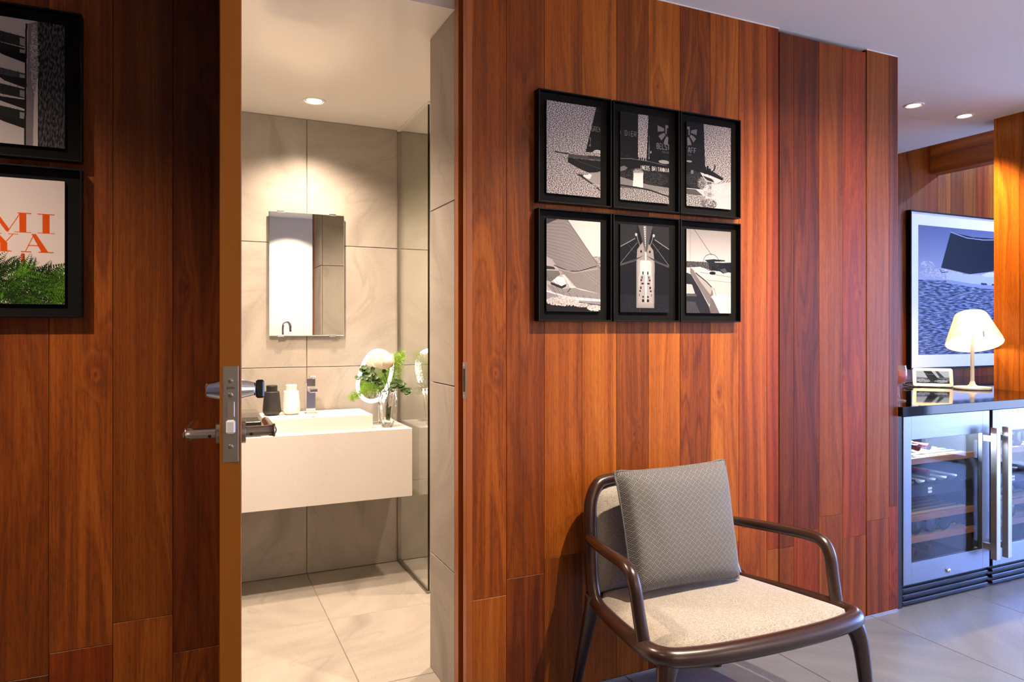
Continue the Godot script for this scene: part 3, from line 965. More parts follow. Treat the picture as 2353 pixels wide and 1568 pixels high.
	c.foam(0.75, 0.80, 0.2, 0.12, Color(0.95, 0.96, 0.98), 260, 82, 6)
	M.screen = c.tex()


# ------------------------------------------------------------------ materials
func make_materials() -> void:
	var tints := {"wood": Color(1, 1, 1), "wood_dark": Color(0.70, 0.66, 0.64), "wood_lite": Color(1.0, 1.0, 0.98), "wood_red": Color(0.92, 0.80, 0.76), "wood_mid": Color(0.86, 0.85, 0.83)}
	for k in tints:
		var m := textured(M.wood_tex, 0.40, tints[k])
		m.metallic_specular = 0.32
		M[k] = m
	M.edge_wood = mat(Color(0.57, 0.33, 0.06), 0.42, 0.0, 0.35)
	M.jamb_wood = mat(Color(0.58, 0.31, 0.10), 0.40)
	M.gap = mat(Color(0.03, 0.02, 0.015), 0.9)
	M.stone = textured(M.stone_tex0, 0.55)
	M.slate = textured(M.stone_tex1, 0.34)
	M.grout = mat(Color(0.47, 0.44, 0.40), 0.9)
	M.grout_pale = mat(Color(0.60, 0.57, 0.52), 0.9)
	M.grout_dark = mat(Color(0.20, 0.20, 0.21), 0.9)
	M.paint = mat(Color(0.87, 0.865, 0.86), 0.75)
	M.gloss_panel = mat(Color(0.93, 0.915, 0.895), 0.07, 0.0, 0.55)
	M.white_trim = mat(Color(0.88, 0.87, 0.85), 0.45)
	M.alu = mat(Color(0.80, 0.81, 0.83), 0.25, 1.0)
	M.frame_black = mat(Color(0.03, 0.03, 0.034), 0.42, 0.0, 0.3)
	M.mount_black = mat(Color(0.075, 0.072, 0.075), 0.85, 0.0, 0.2)
	M.walnut = mat(Color(0.175, 0.098, 0.072), 0.28)
	M.walnut.clearcoat_enabled = true
	M.walnut.clearcoat = 0.25
	M.walnut.clearcoat_roughness = 0.25
	M.tweed = textured(M.tweed_tex, 0.92, Color(0.88, 0.88, 0.88))
	M.tweed.uv1_triplanar = true
	M.tweed.uv1_scale = Vector3(7.5, 7.5, 7.5)
	M.tweed.rim_enabled = true
	M.tweed.rim = 0.25
	M.weave = textured(M.weave_tex, 0.85, Color(0.90, 0.91, 0.95))
	M.weave.rim_enabled = true
	M.weave.rim = 0.2
	M.chrome = mat(Color(0.90, 0.90, 0.91), 0.05, 1.0)
	M.satin = mat(Color(0.66, 0.60, 0.54), 0.26, 1.0)
	M.plate = mat(Color(0.58, 0.55, 0.51), 0.34, 1.0)
	M.black_plastic = mat(Color(0.035, 0.035, 0.038), 0.3)
	M.soft_black = mat(Color(0.085, 0.078, 0.075), 0.55)
	M.soft_white = mat(Color(0.90, 0.87, 0.83), 0.42)
	M.ceramic = mat(Color(0.92, 0.905, 0.885), 0.10)
	M.ceramic.clearcoat_enabled = true
	M.ceramic.clearcoat = 0.4
	M.quartz = textured(M.quartz_tex, 0.30)
	M.quartz.uv1_triplanar = true
	M.quartz.uv1_scale = Vector3(2.2, 2.2, 2.2)
	M.mirror = mat(Color(0.86, 0.87, 0.86), 0.0, 1.0)
	M.steel = mat(Color(0.58, 0.60, 0.63), 0.32, 1.0)
	M.steel.roughness = 1.0
	M.steel.roughness_texture = M.brush_tex
	M.steel.uv1_triplanar = true
	M.steel.uv1_scale = Vector3(0.8, 3.0, 0.8)
	M.black_stone = mat(Color(0.030, 0.030, 0.034), 0.045)
	M.black_body = mat(Color(0.03, 0.03, 0.033), 0.35)
	M.inner = mat(Color(0.10, 0.10, 0.11), 0.5)
	M.shelf_wood = mat(Color(0.56, 0.40, 0.26), 0.5)
	M.slat_wood = mat(Color(0.78, 0.72, 0.62), 0.5)
	M.bottle = mat(Color(0.015, 0.02, 0.016), 0.06)
	M.capsule = mat(Color(0.36, 0.035, 0.055), 0.22, 0.35)
	M.label_paper = mat(Color(0.82, 0.80, 0.76), 0.6)
	M.pane = mat(Color(0.55, 0.62, 0.55, 0.035), 0.0)
	M.pane.transparency = BaseMaterial3D.TRANSPARENCY_ALPHA
	M.pane_dark = mat(Color(0.02, 0.02, 0.025, 0.16), 0.0, 0.0, 0.36)
	M.pane_dark.transparency = BaseMaterial3D.TRANSPARENCY_ALPHA
	M.shower_pane = mat(Color(0.42, 0.47, 0.33, 0.10), 0.0)
	M.shower_pane.transparency = BaseMaterial3D.TRANSPARENCY_ALPHA
	M.pane_edge = mat(Color(0.03, 0.06, 0.05), 0.1)
	M.crystal = mat(Color(1, 1, 1, 0.0), 0.0)
	M.crystal.refraction_enabled = true
	M.crystal.refraction_scale = 0.05
	M.thin_glass = mat(Color(0.9, 0.9, 0.95, 0.06), 0.0)
	M.thin_glass.transparency = BaseMaterial3D.TRANSPARENCY_ALPHA
	M.amber = mat(Color(0.75, 0.30, 0.06, 0.55), 0.05)
	M.amber.transparency = BaseMaterial3D.TRANSPARENCY_ALPHA
	M.petal = mat(Color(0.91, 0.87, 0.78), 0.6)
	M.petal.backlight_enabled = true
	M.petal.backlight = Color(0.35, 0.30, 0.22)
	M.leaf = mat(Color(0.20, 0.31, 0.10), 0.5)
	M.leaf.backlight_enabled = true
	M.leaf.backlight = Color(0.12, 0.2, 0.04)
	M.leaf_blue = mat(Color(0.30, 0.40, 0.27), 0.55)
	M.needle = mat(Color(0.46, 0.60, 0.15), 0.6)
	M.needle.backlight_enabled = true
	M.needle.backlight = Color(0.3, 0.4, 0.08)
	M.stem = mat(Color(0.25, 0.36, 0.14), 0.6)
	M.led = glow(Color(1.0, 0.97, 0.95), 9.0)
	M.lens = glow(Color(1.0, 0.90, 0.76), 14.0)
	M.lens_bath = glow(Color(1.0, 0.94, 0.86), 16.0)
	M.cool_led = glow(Color(0.75, 0.86, 1.0), 3.0)
	M.lamp_white = mat(Color(0.90, 0.885, 0.86), 0.35)
	M.shade = mat(Color(0.78, 0.765, 0.74), 0.6)
	M.shade.backlight_enabled = true
	M.shade.backlight = Color(0.16, 0.15, 0.135)
	M.bulb = glow(Color(1.0, 0.86, 0.66), 20.0)
	M.screen_on = mat(Color(0.02, 0.02, 0.02), 0.15)
	M.screen_on.emission_enabled = true
	M.screen_on.emission_texture = M.screen
	M.screen_on.emission = Color.BLACK
	M.screen_on.emission_energy_multiplier = 0.65
	for k in range(1, 10):
		M["p%d" % k] = textured(M["print%d" % k], 0.5, Color(0.86, 0.86, 0.86))
		M["p%d" % k].metallic_specular = 0.22
	M.mat_board = mat(Color(0.90, 0.90, 0.91), 0.6)
	M.cord = mat(Color(0.02, 0.02, 0.022), 0.5)
	M.cabinet_white = mat(Color(0.85, 0.85, 0.84), 0.4)


# ------------------------------------------------------------------ setting
var tone_cycle := ["wood", "wood_mid", "wood", "wood_lite", "wood_mid", "wood_lite", "wood_red", "wood"]


# one teak board on a wall in the plane z; the board of the atlas gives its figure
func plank(parent: Node, x0: float, x1: float, y0: float, y1: float, z: float, board: int, tone: String, v0 := 0.5, thick := 0.012) -> void:
	var g := geo().bx(Vector3(x0 + 0.0004, y0 + 0.0004, z - thick), Vector3(x1 - 0.0004, y1 - 0.0004, z), 0.0009, Vector2(0.94 / NB / 0.139, 1.0 / 2.4), Vector2((board + 0.5) / NB, v0))
	part(g, "plank", M[tone], parent)


# boards from edges xs; the low joint of each from js
func plank_wall(parent: Node, xs: Array, js: Array, boards: Array, tones: Array, low_boards: Array, low_tones: Array, y1 := CEIL, z := 0.0) -> void:
	for k in xs.size() - 1:
		plank(parent, xs[k], xs[k + 1], 0.006, js[k], z, low_boards[k], low_tones[k], 0.15 + 0.1 * (k % 7))
		plank(parent, xs[k], xs[k + 1], js[k], y1, z, boards[k], tones[k], 0.5)


# rectangular tiles between joints, on the face of a wall or floor
func tiles(parent: Node, o: Vector3, u: Vector3, v: Vector3, nrm: Vector3, us: Array, vs: Array, m: Material, gap := 0.003, thick := 0.01, tw := 0.8) -> void:
	for a in us.size() - 1:
		for b in vs.size() - 1:
			var p: Vector3 = o + u * (us[a] + gap * 0.5) + v * (vs[b] + gap * 0.5)
			var q: Vector3 = o + u * (us[a + 1] - gap * 0.5) + v * (vs[b + 1] - gap * 0.5) - nrm * thick
			var sx := -1.0 if rng.randf() < 0.5 else 1.0
			var sy := -1.0 if rng.randf() < 0.5 else 1.0
			part(geo().bx(p, q, 0.0012, Vector2(tw * sx, tw * sy), Vector2(rng.randf_range(0.3, 0.7), rng.randf_range(0.3, 0.7))), "tile", m, parent)


func wall_box(called: String, label: String, a: Vector3, b: Vector3, m: Material, inner := "panel") -> Node3D:
	var s := struct(called, label)
	part(geo().bx(a, b, 0.0), inner, m, s)
	return s


func build_shell() -> void:
	# reception floor: slate tiles on a dark bed
	var f := struct("floor", "grey slate tile floor of the reception")
	part(geo().bx(Vector3(-3.1, -0.12, PICWALL - 0.1), Vector3(6.5, -0.0105, ROOMZ + 0.1), 0.0), "bed", M.grout_dark, f)
	var xs := []
	for k in range(-7, 9):
		xs.append(1.372 + 0.612 * k)
	tiles(f, Vector3(0, 0, 0), Vector3.RIGHT, Vector3.BACK, Vector3.UP, xs, [-0.06, 1.20, 2.6], M.slate, 0.003, 0.010, 0.62)
	tiles(f, Vector3(0, 0, 0), Vector3.RIGHT, Vector3.BACK, Vector3.UP, [4.06, 5.04, 6.4], [PICWALL, -0.06], M.slate, 0.003, 0.010, 0.62)

	# teak walls left and right of the washroom doorway
	var wl := struct("wall_front_left", "teak board wall left of the washroom door")
	part(geo().bx(Vector3(-3.1, 0, -0.098), Vector3(0.10, CEIL, -0.0121), 0.0), "backing", M.gap, wl)
	var lx := [-3.06]
	var lj := []
	var lb := []
	var lt := []
	var lb2 := []
	var lt2 := []
	var x := -0.313 - 0.137 * 20
	lx[0] = x
	for k in 23:
		x += 0.137
		lx.append(x if k < 22 else 0.099)
		lj.append([0.404, 0.454, 0.353][(k + 1) % 3])
		lb.append((k * 5 + 3) % NB)
		lt.append(tone_cycle[(k * 3) % 8])
		lb2.append((k * 3 + 6) % NB)
		lt2.append(tone_cycle[(k * 5 + 2) % 8])
	var nL := lj.size()
	var ownL := [[12, "wood_mid", 10, "wood_dark", 0.353], [0, "wood", 1, "wood_red", 0.404], [2, "wood_mid", 2, "wood", 0.454], [1, "wood_dark", 6, "wood_mid", 0.353]]
	for k in 4:
		var a := nL - 4 + k
		lb[a] = ownL[k][0]
		lt[a] = ownL[k][1]
		lb2[a] = ownL[k][2]
		lt2[a] = ownL[k][3]
		lj[a] = ownL[k][4]
	plank_wall(wl, lx, lj, lb, lt, lb2, lt2)

	var wr := struct("wall_front_right", "teak board wall behind the lounge chair")
	part(geo().bx(Vector3(0.800, 0, -0.098), Vector3(2.075, CEIL, -0.0121), 0.0), "backing", M.gap, wr)
	part(geo().bx(Vector3(2.566, 0, -0.098), Vector3(2.752, CEIL, -0.0121), 0.0), "backing", M.gap, wr)
	part(geo().bx(Vector3(2.075, 0, -0.098), Vector3(2.566, CEIL, -0.030), 0.0), "backing", M.gap, wr)
	plank_wall(wr, [0.785, 0.918, 1.054, 1.196, 1.333, 1.465, 1.603, 1.740, 1.876, 2.015, 2.075], [0.354, 0.404, 0.451, 0.354, 0.404, 0.451, 0.354, 0.404, 0.451, 0.352],
		[0, 1, 2, 3, 4, 5, 6, 7, 8, 8], ["wood", "wood_mid", "wood", "wood_lite", "wood_mid", "wood_lite", "wood_mid", "wood", "wood", "wood_red"],
		[11, 9, 2, 2, 7, 0, 11, 12, 1, 11], ["wood", "wood_mid", "wood_mid", "wood", "wood", "wood_red", "wood_mid", "wood_red", "wood", "wood_mid"])
	plank_wall(wr, [2.566, 2.701, 2.752], [0.40, 0.447], [13, 8], ["wood_mid", "wood_dark"], [8, 1], ["wood_mid", "wood_red"])
	# the end of the wall, a board turned round the corner
	part(geo().bx(Vector3(2.7525, 0.006, -0.098), Vector3(2.757, CEIL, -0.001), 0.0005, Vector2(0.94 / NB / 0.139, 1.0 / 2.4), Vector2(9.5 / NB, 0.5)), "end_board", M.wood, wr)

	# flush cupboard door in the teak wall
	var d2 := struct("door_2", "flush teak cupboard door in the board wall")
	plank_wall(d2, [2.081, 2.156, 2.293, 2.425, 2.561], [0.349, 0.402, 0.448, 0.346], [10, 9, 2, 12], ["wood_dark", "wood_dark", "wood_mid", "wood_red"], [10, 12, 4, 8], ["wood_mid", "wood_red", "wood_mid", "wood_mid"], CEIL - 0.014, -0.001)
	part(geo().bx(Vector3(2.081, 0.006, -0.029), Vector3(2.561, CEIL - 0.014, -0.0135), 0.0), "leaf_core", M.gap, d2)

	# white edge strip at the ceiling and metal strip at the floor
	var tr := struct("trim_1", "thin white painted strip along the top of the teak wall")
	part(geo().bx(Vector3(0.79, CEIL - 0.004, -0.002), Vector3(2.078, CEIL, 0.002), 0.0005), "strip", M.white_trim, tr)
	part(geo().bx(Vector3(2.564, CEIL - 0.004, -0.002), Vector3(2.754, CEIL, 0.002), 0.0005), "strip", M.white_trim, tr)
	var bb := struct("baseboard_right", "thin aluminium strip at the foot of the teak wall")
	part(geo().bx(Vector3(0.785, 0.0, -0.006), Vector3(2.752, 0.006, 0.0015), 0.0005), "strip", M.alu, bb)
	var bl := struct("baseboard_left", "thin aluminium strip under the teak wall left of the door")
	part(geo().bx(Vector3(-3.0, 0.0, -0.006), Vector3(0.098, 0.006, 0.0015), 0.0005), "strip", M.alu, bl)

	# doorway lining: hinge jamb, latch jamb with its rebate, fascia over the washroom ceiling
	var t2 := struct("trim_2", "teak lining of the washroom doorway")
	part(geo().bx(Vector3(0.0995, 0, -0.098), Vector3(0.112, CEIL, -0.004), 0.001), "hinge_jamb", M.jamb_wood, t2)
	part(geo().bx(Vector3(0.781, 0, -0.027), Vector3(0.800, CEIL, 0.003), 0.001), "jamb_front", M.jamb_wood, t2)
	part(geo().bx(Vector3(0.796, 0, -0.064), Vector3(0.800, CEIL, -0.027), 0.0), "rebate", M.jamb_wood, t2)
	part(geo().bx(Vector3(0.779, 0, -0.098), Vector3(0.800, CEIL, -0.064), 0.001), "jamb_stop", M.jamb_wood, t2)
	var sp := part(geo().bx(Vector3(0.7795, 0.985, -0.026), Vector3(0.7812, 1.098, 0.0045), 0.0005), "strike_plate", M.plate, t2)
	part(geo().bx(Vector3(0.7788, 1.006, -0.021), Vector3(0.7796, 1.078, -0.006), 0.0), "slot", M.gap, sp)
	for yy in [0.994, 1.089]:
		part(geo().ball(Vector3(0.7794, yy, -0.0135), Vector3(0.0012, 0.0035, 0.0035), 10), "screw", M.chrome, sp)

	# main ceiling with the light well over the counter
	var ce := struct("ceiling", "plain white plaster ceiling")
	part(geo().bx(Vector3(-3.1, CEIL, -0.0), Vector3(6.5, CEIL + 0.08, ROOMZ + 0.1), 0.0), "slab", M.paint, ce)
	part(geo().bx(Vector3(-3.1, CEIL, PICWALL - 0.1), Vector3(4.28, CEIL + 0.08, 0.0), 0.0), "slab", M.paint, ce)
	part(geo().bx(Vector3(4.20, CEIL + 0.08, PICWALL - 0.1), Vector3(4.28, 3.06, 0.0), 0.0), "well_side", M.paint, ce)
	part(geo().bx(Vector3(4.20, CEIL + 0.08, 0.0), Vector3(6.5, 3.06, 0.08), 0.0), "well_side", M.paint, ce)
	part(geo().bx(Vector3(4.20, 3.06, PICWALL - 0.1), Vector3(6.5, 3.14, 0.08), 0.0), "well_top", M.paint, ce)

	# board wall behind the counter, with the cross beam of the light well
	var wp := struct("wall_counter_back", "teak board wall behind the black counter")
	part(geo().bx(Vector3(2.66, 0, PICWALL - 0.1), Vector3(6.5, 3.06, PICWALL - 0.0121), 0.0), "backing", M.gap, wp)
	x = 2.77
	var kk := 0
	while x < 5.9:
		plank(wp, x, x + 0.137, 0.0, 2.40, PICWALL, (kk * 5 + 7) % NB, ["wood_mid", "wood_red", "wood", "wood_mid"][kk % 4], 0.5)
		plank(wp, x, x + 0.137, 2.40, 3.06, PICWALL, (kk * 5 + 7) % NB, ["wood_mid", "wood_red", "wood", "wood_mid"][kk % 4], 0.2)
		x += 0.137
		kk += 1
	var wa := struct("wall_alcove", "teak return wall at the end of the counter")
	part(geo().bx(Vector3(2.66, 0, PICWALL), Vector3(2.7525, CEIL, -0.098), 0.0, Vector2(0.1, 0.4), Vector2(1.5 / NB, 0.5)), "panel", M.wood, wa)
	var be := struct("trim_3", "teak beam across the light well", Vector3(4.655, 2.3825, PICWALL))
	var bg := part(geo().bx(Vector3(-0.05, 0.0, -0.1175), Vector3(0.05, 1.13, 0.1175), 0.003, Vector2(0.94 / NB / 0.25, 0.4), Vector2(8.5 / NB, 0.5)), "beam", M.wood, be)
	bg.rotation.x = PI / 2
	# return pier at the right end of the counter
	var pw := struct("wall_pier", "teak board pier at the right end of the counter")
	var pz := [-0.385, -0.253, -0.121, 0.0]
	for k in 3:
		for seg in [[0.0, 1.12, 5], [1.12, CEIL, 3]]:
			part(geo().bx(Vector3(4.06, seg[0], pz[k] + 0.0004), Vector3(4.075, seg[1], pz[k + 1] - 0.0004), 0.0009, Vector2(0.94 / NB / 0.139, 1.0 / 2.4), Vector2(([5, 3, 13][k] + 0.5) / NB, 0.3 if seg[0] == 0.0 else 0.6)), "plank", M.wood_lite, pw)
	part(geo().bx(Vector3(4.0751, 0, -0.385), Vector3(4.28, CEIL, 0.0), 0.001, Vector2(0.3, 0.4), Vector2(3.5 / NB, 0.5)), "core", M.wood_mid, pw)

	# outer walls of the room
	wall_box("wall_back", "white wall behind the viewer", Vector3(-3.1, 0, ROOMZ), Vector3(6.5, CEIL, ROOMZ + 0.1), M.paint)
	wall_box("wall_left", "white wall at the far left of the reception", Vector3(-3.1, 0, -0.0), Vector3(-3.0, CEIL, ROOMZ), M.paint)
	var rw := struct("wall_right", "white window wall at the far right")
	part(geo().bx(Vector3(6.4, 0, PICWALL - 0.1), Vector3(6.5, 3.06, 0.12), 0.0), "panel", M.paint, rw)
	part(geo().bx(Vector3(6.4, 2.25, 0.12), Vector3(6.5, CEIL, ROOMZ), 0.0), "panel", M.paint, rw)
	part(geo().bx(Vector3(6.4, 0, 2.5), Vector3(6.5, 2.25, ROOMZ), 0.0), "panel", M.paint, rw)
	var wi := struct("window_1", "aluminium framed glazed opening in the right wall")
	for q in [[Vector3(6.42, 0, 0.12), Vector3(6.48, 2.25, 0.17)], [Vector3(6.42, 0, 2.45), Vector3(6.48, 2.25, 2.5)], [Vector3(6.42, 0, 1.285), Vector3(6.48, 2.25, 1.335)], [Vector3(6.42, 2.2, 0.12), Vector3(6.48, 2.25, 2.5)], [Vector3(6.42, 0, 0.12), Vector3(6.48, 0.05, 2.5)]]:
		part(geo().bx(q[0], q[1], 0.002), "window_frame", M.alu, wi)
	part(geo().bx(Vector3(6.448, 0.05, 0.17), Vector3(6.454, 2.2, 1.285), 0.0), "pane", M.pane, wi)
	part(geo().bx(Vector3(6.448, 0.05, 1.335), Vector3(6.454, 2.2, 2.45), 0.0), "pane", M.pane, wi)


func build_washroom() -> void:
	var ys := [0.0, 0.411, 1.016, 1.620, BCEIL]
	var wb := struct("wall_bath_back", "greige stone tile wall behind the washbasin")
	part(geo().bx(Vector3(-0.36, 0, BACK - 0.1), Vector3(1.9, 2.40, BACK - 0.0085), 0.0), "backing", M.grout, wb)
	tiles(wb, Vector3(0, 0, BACK), Vector3.RIGHT, Vector3.UP, Vector3.BACK, [-0.26, -0.08, 0.5246, 0.985, 1.59, 1.80], ys, M.stone)
	var wlf := struct("wall_bath_left", "stone tile side wall of the washroom behind the open door")
	part(geo().bx(Vector3(-0.36, 0, BACK), Vector3(-0.2685, 2.40, -0.098), 0.0), "backing", M.grout, wlf)
	tiles(wlf, Vector3(-0.26, 0, BACK), Vector3.BACK, Vector3.UP, Vector3.RIGHT, [0.0, 0.604, 1.208, 1.417], ys, M.stone)
	var wr := struct("wall_bath_shower", "stone tile end wall of the shower")
	part(geo().bx(Vector3(1.8085, 0, BACK), Vector3(1.9, 2.40, -0.354), 0.0), "backing", M.grout, wr)
	tiles(wr, Vector3(1.80, 0, BACK), Vector3.BACK, Vector3.UP, Vector3.LEFT, [0.0, 0.604, 1.161], ys, M.stone)
	var wp := struct("wall_bath_pier", "stone tile pier beside the doorway")
	part(geo().bx(Vector3(0.7885, 0, -0.3455), Vector3(1.9, 2.40, -0.0985), 0.0), "backing", M.grout, wp)
	tiles(wp, Vector3(0.779, 0, -0.354), Vector3.BACK, Vector3.UP, Vector3.LEFT, [0.0, 0.2555], ys, M.stone, 0.003, 0.0095)
	tiles(wp, Vector3(0.789, 0, -0.354), Vector3.RIGHT, Vector3.UP, Vector3.FORWARD, [0.0, 0.50, 1.01], ys, M.stone, 0.003, 0.0085)
	var wf := struct("wall_bath_front", "white wall of the washroom beside the hinges")
	part(geo().bx(Vector3(-0.36, 0, -0.118), Vector3(0.0995, 2.40, -0.0985), 0.0), "panel", M.paint, wf)
	part(geo().bx(Vector3(0.10, BCEIL, -0.15), Vector3(0.80, 2.40, -0.098), 0.001), "fascia", M.white_trim, wf)
	var cb := struct("ceiling_bath", "glossy white panel ceiling of the washroom")
	part(geo().bx(Vector3(-0.36, BCEIL, BACK - 0.1), Vector3(1.9, BCEIL + 0.06, -0.098), 0.0), "panel", M.gloss_panel, cb)
	part(geo().bx(Vector3(0.979, BCEIL - 0.010, BACK), Vector3(0.999, BCEIL, -1.0), 0.001), "glass_channel", M.white_trim, cb)
	var fb := struct("floor_bath", "pale stone tile floor of the washroom")
	part(geo().bx(Vector3(-0.36, -0.10, BACK - 0.1), Vector3(1.9, -0.004, -0.062), 0.0), "bed", M.grout_pale, fb)
	tiles(fb, Vector3.ZERO, Vector3.RIGHT, Vector3.BACK, Vector3.UP, [-0.26, -0.08, 0.5246, 1.129, 1.80], [BACK, -0.911, -0.307, -0.062], M.stone_pale, 0.0022, 0.0038)

	# frameless shower screen
	var sc := thing("shower_screen", "frameless clear glass shower screen fixed to the tile wall", "glass screen", Vector3(0.985, 0, BACK))
	part(geo().bx(Vector3(0, 0.012, 0.006), Vector3(0.008, BCEIL - 0.010, 0.497), 0.0), "pane", M.shower_pane, sc)
	part(geo().bx(Vector3(-0.0005, 0.012, 0.4972), Vector3(0.0085, BCEIL - 0.010, 0.4985), 0.0), "polished_edge", M.pane_edge, sc)
	part(geo().bx(Vector3(-0.005, 0.0005, 0.002), Vector3(0.013, 0.0125, 0.50), 0.001), "floor_channel", M.plate, sc)
	part(geo().bx(Vector3(-0.005, 0.0125, 0.0005), Vector3(0.013, BCEIL - 0.010, 0.010), 0.001), "wall_channel", M.plate, sc)

	# floating vanity
	var vn := thing("vanity_counter", "white quartz wall-hung vanity counter with a deep apron", "counter", Vector3(0, 0, BACK))
	part(geo().bx(Vector3(-0.258, 0.406, 0.001), Vector3(0.968, 0.730, 0.309), 0.0015), "body", M.quartz, vn)
	# basin
	var bs := thing("wash_basin", "white rectangular ceramic basin standing on the vanity counter", "basin", Vector3(0.30, 0.7305, BACK))
	var g := geo()
	g.bx(Vector3(0, 0, 0.279), Vector3(0.482, 0.072, 0.291), 0.0012)
	g.bx(Vector3(0, 0, 0.012), Vector3(0.012, 0.072, 0.2795), 0.0012)
	g.bx(Vector3(0.470, 0, 0.012), Vector3(0.482, 0.072, 0.2795), 0.0012)
	g.bx(Vector3(0.0115, 0, 0.012), Vector3(0.4705, 0.072, 0.024), 0.0012)
	g.bx(Vector3(0.0115, 0.0, 0.0235), Vector3(0.4705, 0.022, 0.2795), 0.0)
	g.bx(Vector3(0.0115, 0.02, 0.0235), Vector3(0.300, 0.068, 0.145), 0.003)
	part(g, "bowl", M.ceramic, bs)
	part(geo().lathe([Vector2(0.006, 0), Vector2(0.012, 0.001), Vector2(0.0125, 0.003), Vector2(0.008, 0.004), Vector2(0.006, 0.002)], 24, Vector3(0.232, 0.047, 0.145), Basis(Vector3.RIGHT, PI / 2)), "overflow_ring", M.chrome, bs)
	# mixer tap
	var tp := thing("basin_tap", "square chrome mixer tap at the back of the basin", "tap", Vector3(0.528, 0.7985, BACK + 0.085))
	part(geo().bx(Vector3(-0.026, 0, -0.026), Vector3(0.030, 0.003, 0.026), 0.001), "base_plate", M.chrome, tp)
	part(geo().bx(Vector3(-0.022, 0.003, -0.020), Vector3(0.022, 0.125, 0.020), 0.0015), "column", M.chrome, tp)
	part(geo().bx(Vector3(-0.018, 0.108, 0.018), Vector3(0.018, 0.124, 0.105), 0.0015), "spout", M.chrome, tp)
	part(geo().bx(Vector3(-0.0215, 0.129, -0.020), Vector3(0.0215, 0.168, 0.020), 0.002), "cartridge", M.chrome, tp)
	var lv := part(geo().bx(Vector3(-0.014, -0.003, -0.012), Vector3(0.014, 0.003, 0.052), 0.001), "lever", M.chrome, tp, Vector3(0.004, 0.174, 0.0))
	lv.rotation.x = -0.12
	# soap dispensers
	for q in [[0.352, M.soft_black, "matt black soap dispenser with a pump cap on the basin", "soap_dispenser"], [0.440, M.soft_white, "glossy white soap dispenser with a pump cap on the basin", "soap_dispenser"]]:
		var sd := thing(q[3], q[2], "dispenser", Vector3(q[0], 0.7985, BACK + 0.09))
		part(geo().lathe([Vector2(0.0, 0.0), Vector2(0.024, 0.0), Vector2(0.024, 0.0), Vector2(0.032, 0.004), Vector2(0.039, 0.012), Vector2(0.0415, 0.022), Vector2(0.040, 0.045), Vector2(0.0345, 0.108), Vector2(0.0345, 0.108), Vector2(0.033, 0.112), Vector2(0.0, 0.112)], 36), "bottle", q[1], sd)
		part(geo().lathe([Vector2(0.025, 0.1121), Vector2(0.0255, 0.138), Vector2(0.0255, 0.138), Vector2(0.0240, 0.1405), Vector2(0.0, 0.1415)], 36), "pump_cap", q[1], sd)
		part(geo().bx(Vector3(-0.0045, 0.1325, 0.022), Vector3(0.0045, 0.1365, 0.0268), 0.0008), "nozzle", q[1], sd)
	# lidded box beside the basin
	var bk := thing("amenity_box", "black box with a smoked clear lid beside the basin", "box", Vector3(0.16, 0.7305, BACK + 0.20))
	part(geo().bx(Vector3(-0.13, 0, -0.088), Vector3(0.128, 0.066, 0.088), 0.003), "base", M.black_plastic, bk)
	for k in 3:
		part(geo().bx(Vector3(-0.12, 0.014 + k * 0.014, 0.0875), Vector3(0.118, 0.019 + k * 0.014, 0.0905), 0.0008), "rib", M.black_plastic, bk)
	part(geo().bx(Vector3(-0.126, 0.0665, -0.084), Vector3(0.124, 0.104, 0.084), 0.004), "lid", M.pane_dark, bk)
	# wall mirror
	var mi := thing("wall_mirror", "frameless rectangular mirror clipped to the tile wall", "mirror", Vector3(0.345, 1.170, BACK + 0.0005))
	part(geo().bx(Vector3(0, 0, 0.0125), Vector3(0.359, 0.600, 0.0180), 0.003), "glass", M.mirror, mi)
	part(geo().bx(Vector3(0.03, 0.03, 0.0), Vector3(0.329, 0.57, 0.0124), 0.0), "backing", M.gap, mi)
	for q in [[0.055, 0.600], [0.301, 0.600], [0.055, 0.0], [0.301, 0.0]]:
		part(geo().bx(Vector3(q[0] - 0.016, q[1] - 0.005, 0.0), Vector3(q[0] + 0.016, q[1] + 0.005, 0.0215), 0.001), "clip", M.alu, mi)
	# lit make-up mirror
	var lm := thing("light_mirror", "egg-shaped make-up mirror with a glowing white rim", "mirror", Vector3(0.865, 0.7305, BACK + 0.095))
	var ring := []
	for q in [[0.853, 1.096], [0.897, 1.079], [0.922, 1.030], [0.915, 0.967], [0.897, 0.914], [0.871, 0.867], [0.827, 0.847], [0.784, 0.857], [0.754, 0.893], [0.749, 0.940], [0.763, 0.993], [0.784, 1.046], [0.814, 1.084]]:
		ring.append(Vector4((q[0] - 0.865) * 0.985, q[1] - 0.7305, 0.02, 0.0090))
	var gr := geo()
	limb(gr, ring, 6, 12, true)
	part(gr, "glowing_rim", M.led, lm)
	var disc := []
	for w in smooth4(ring, 3, true):
		disc.append(Vector3(w.x, w.y, 0.0175))
	var gd := geo()
	var mid := Vector3.ZERO
	for p in disc:
		mid += p / disc.size()
	for k in disc.size():
		gd.face([mid, disc[k], disc[(k + 1) % disc.size()]], Vector3.BACK)
		gd.face([mid - Vector3(0, 0, 0.004), disc[k] - Vector3(0, 0, 0.004), disc[(k + 1) % disc.size()] - Vector3(0, 0, 0.004)], Vector3.FORWARD)
	part(gd, "mirror_glass", M.mirror, lm)
	part(geo().tube([Vector3(-0.005, 0.006, 0.0), Vector3(-0.005, 0.10, 0.004), Vector3(0.0, 0.16, 0.012)], 0.005, 12), "stem", M.chrome, lm)
	part(geo().bx(Vector3(-0.045, 0, -0.035), Vector3(0.035, 0.006, 0.035), 0.002), "base", M.chrome, lm)

	build_flowers()


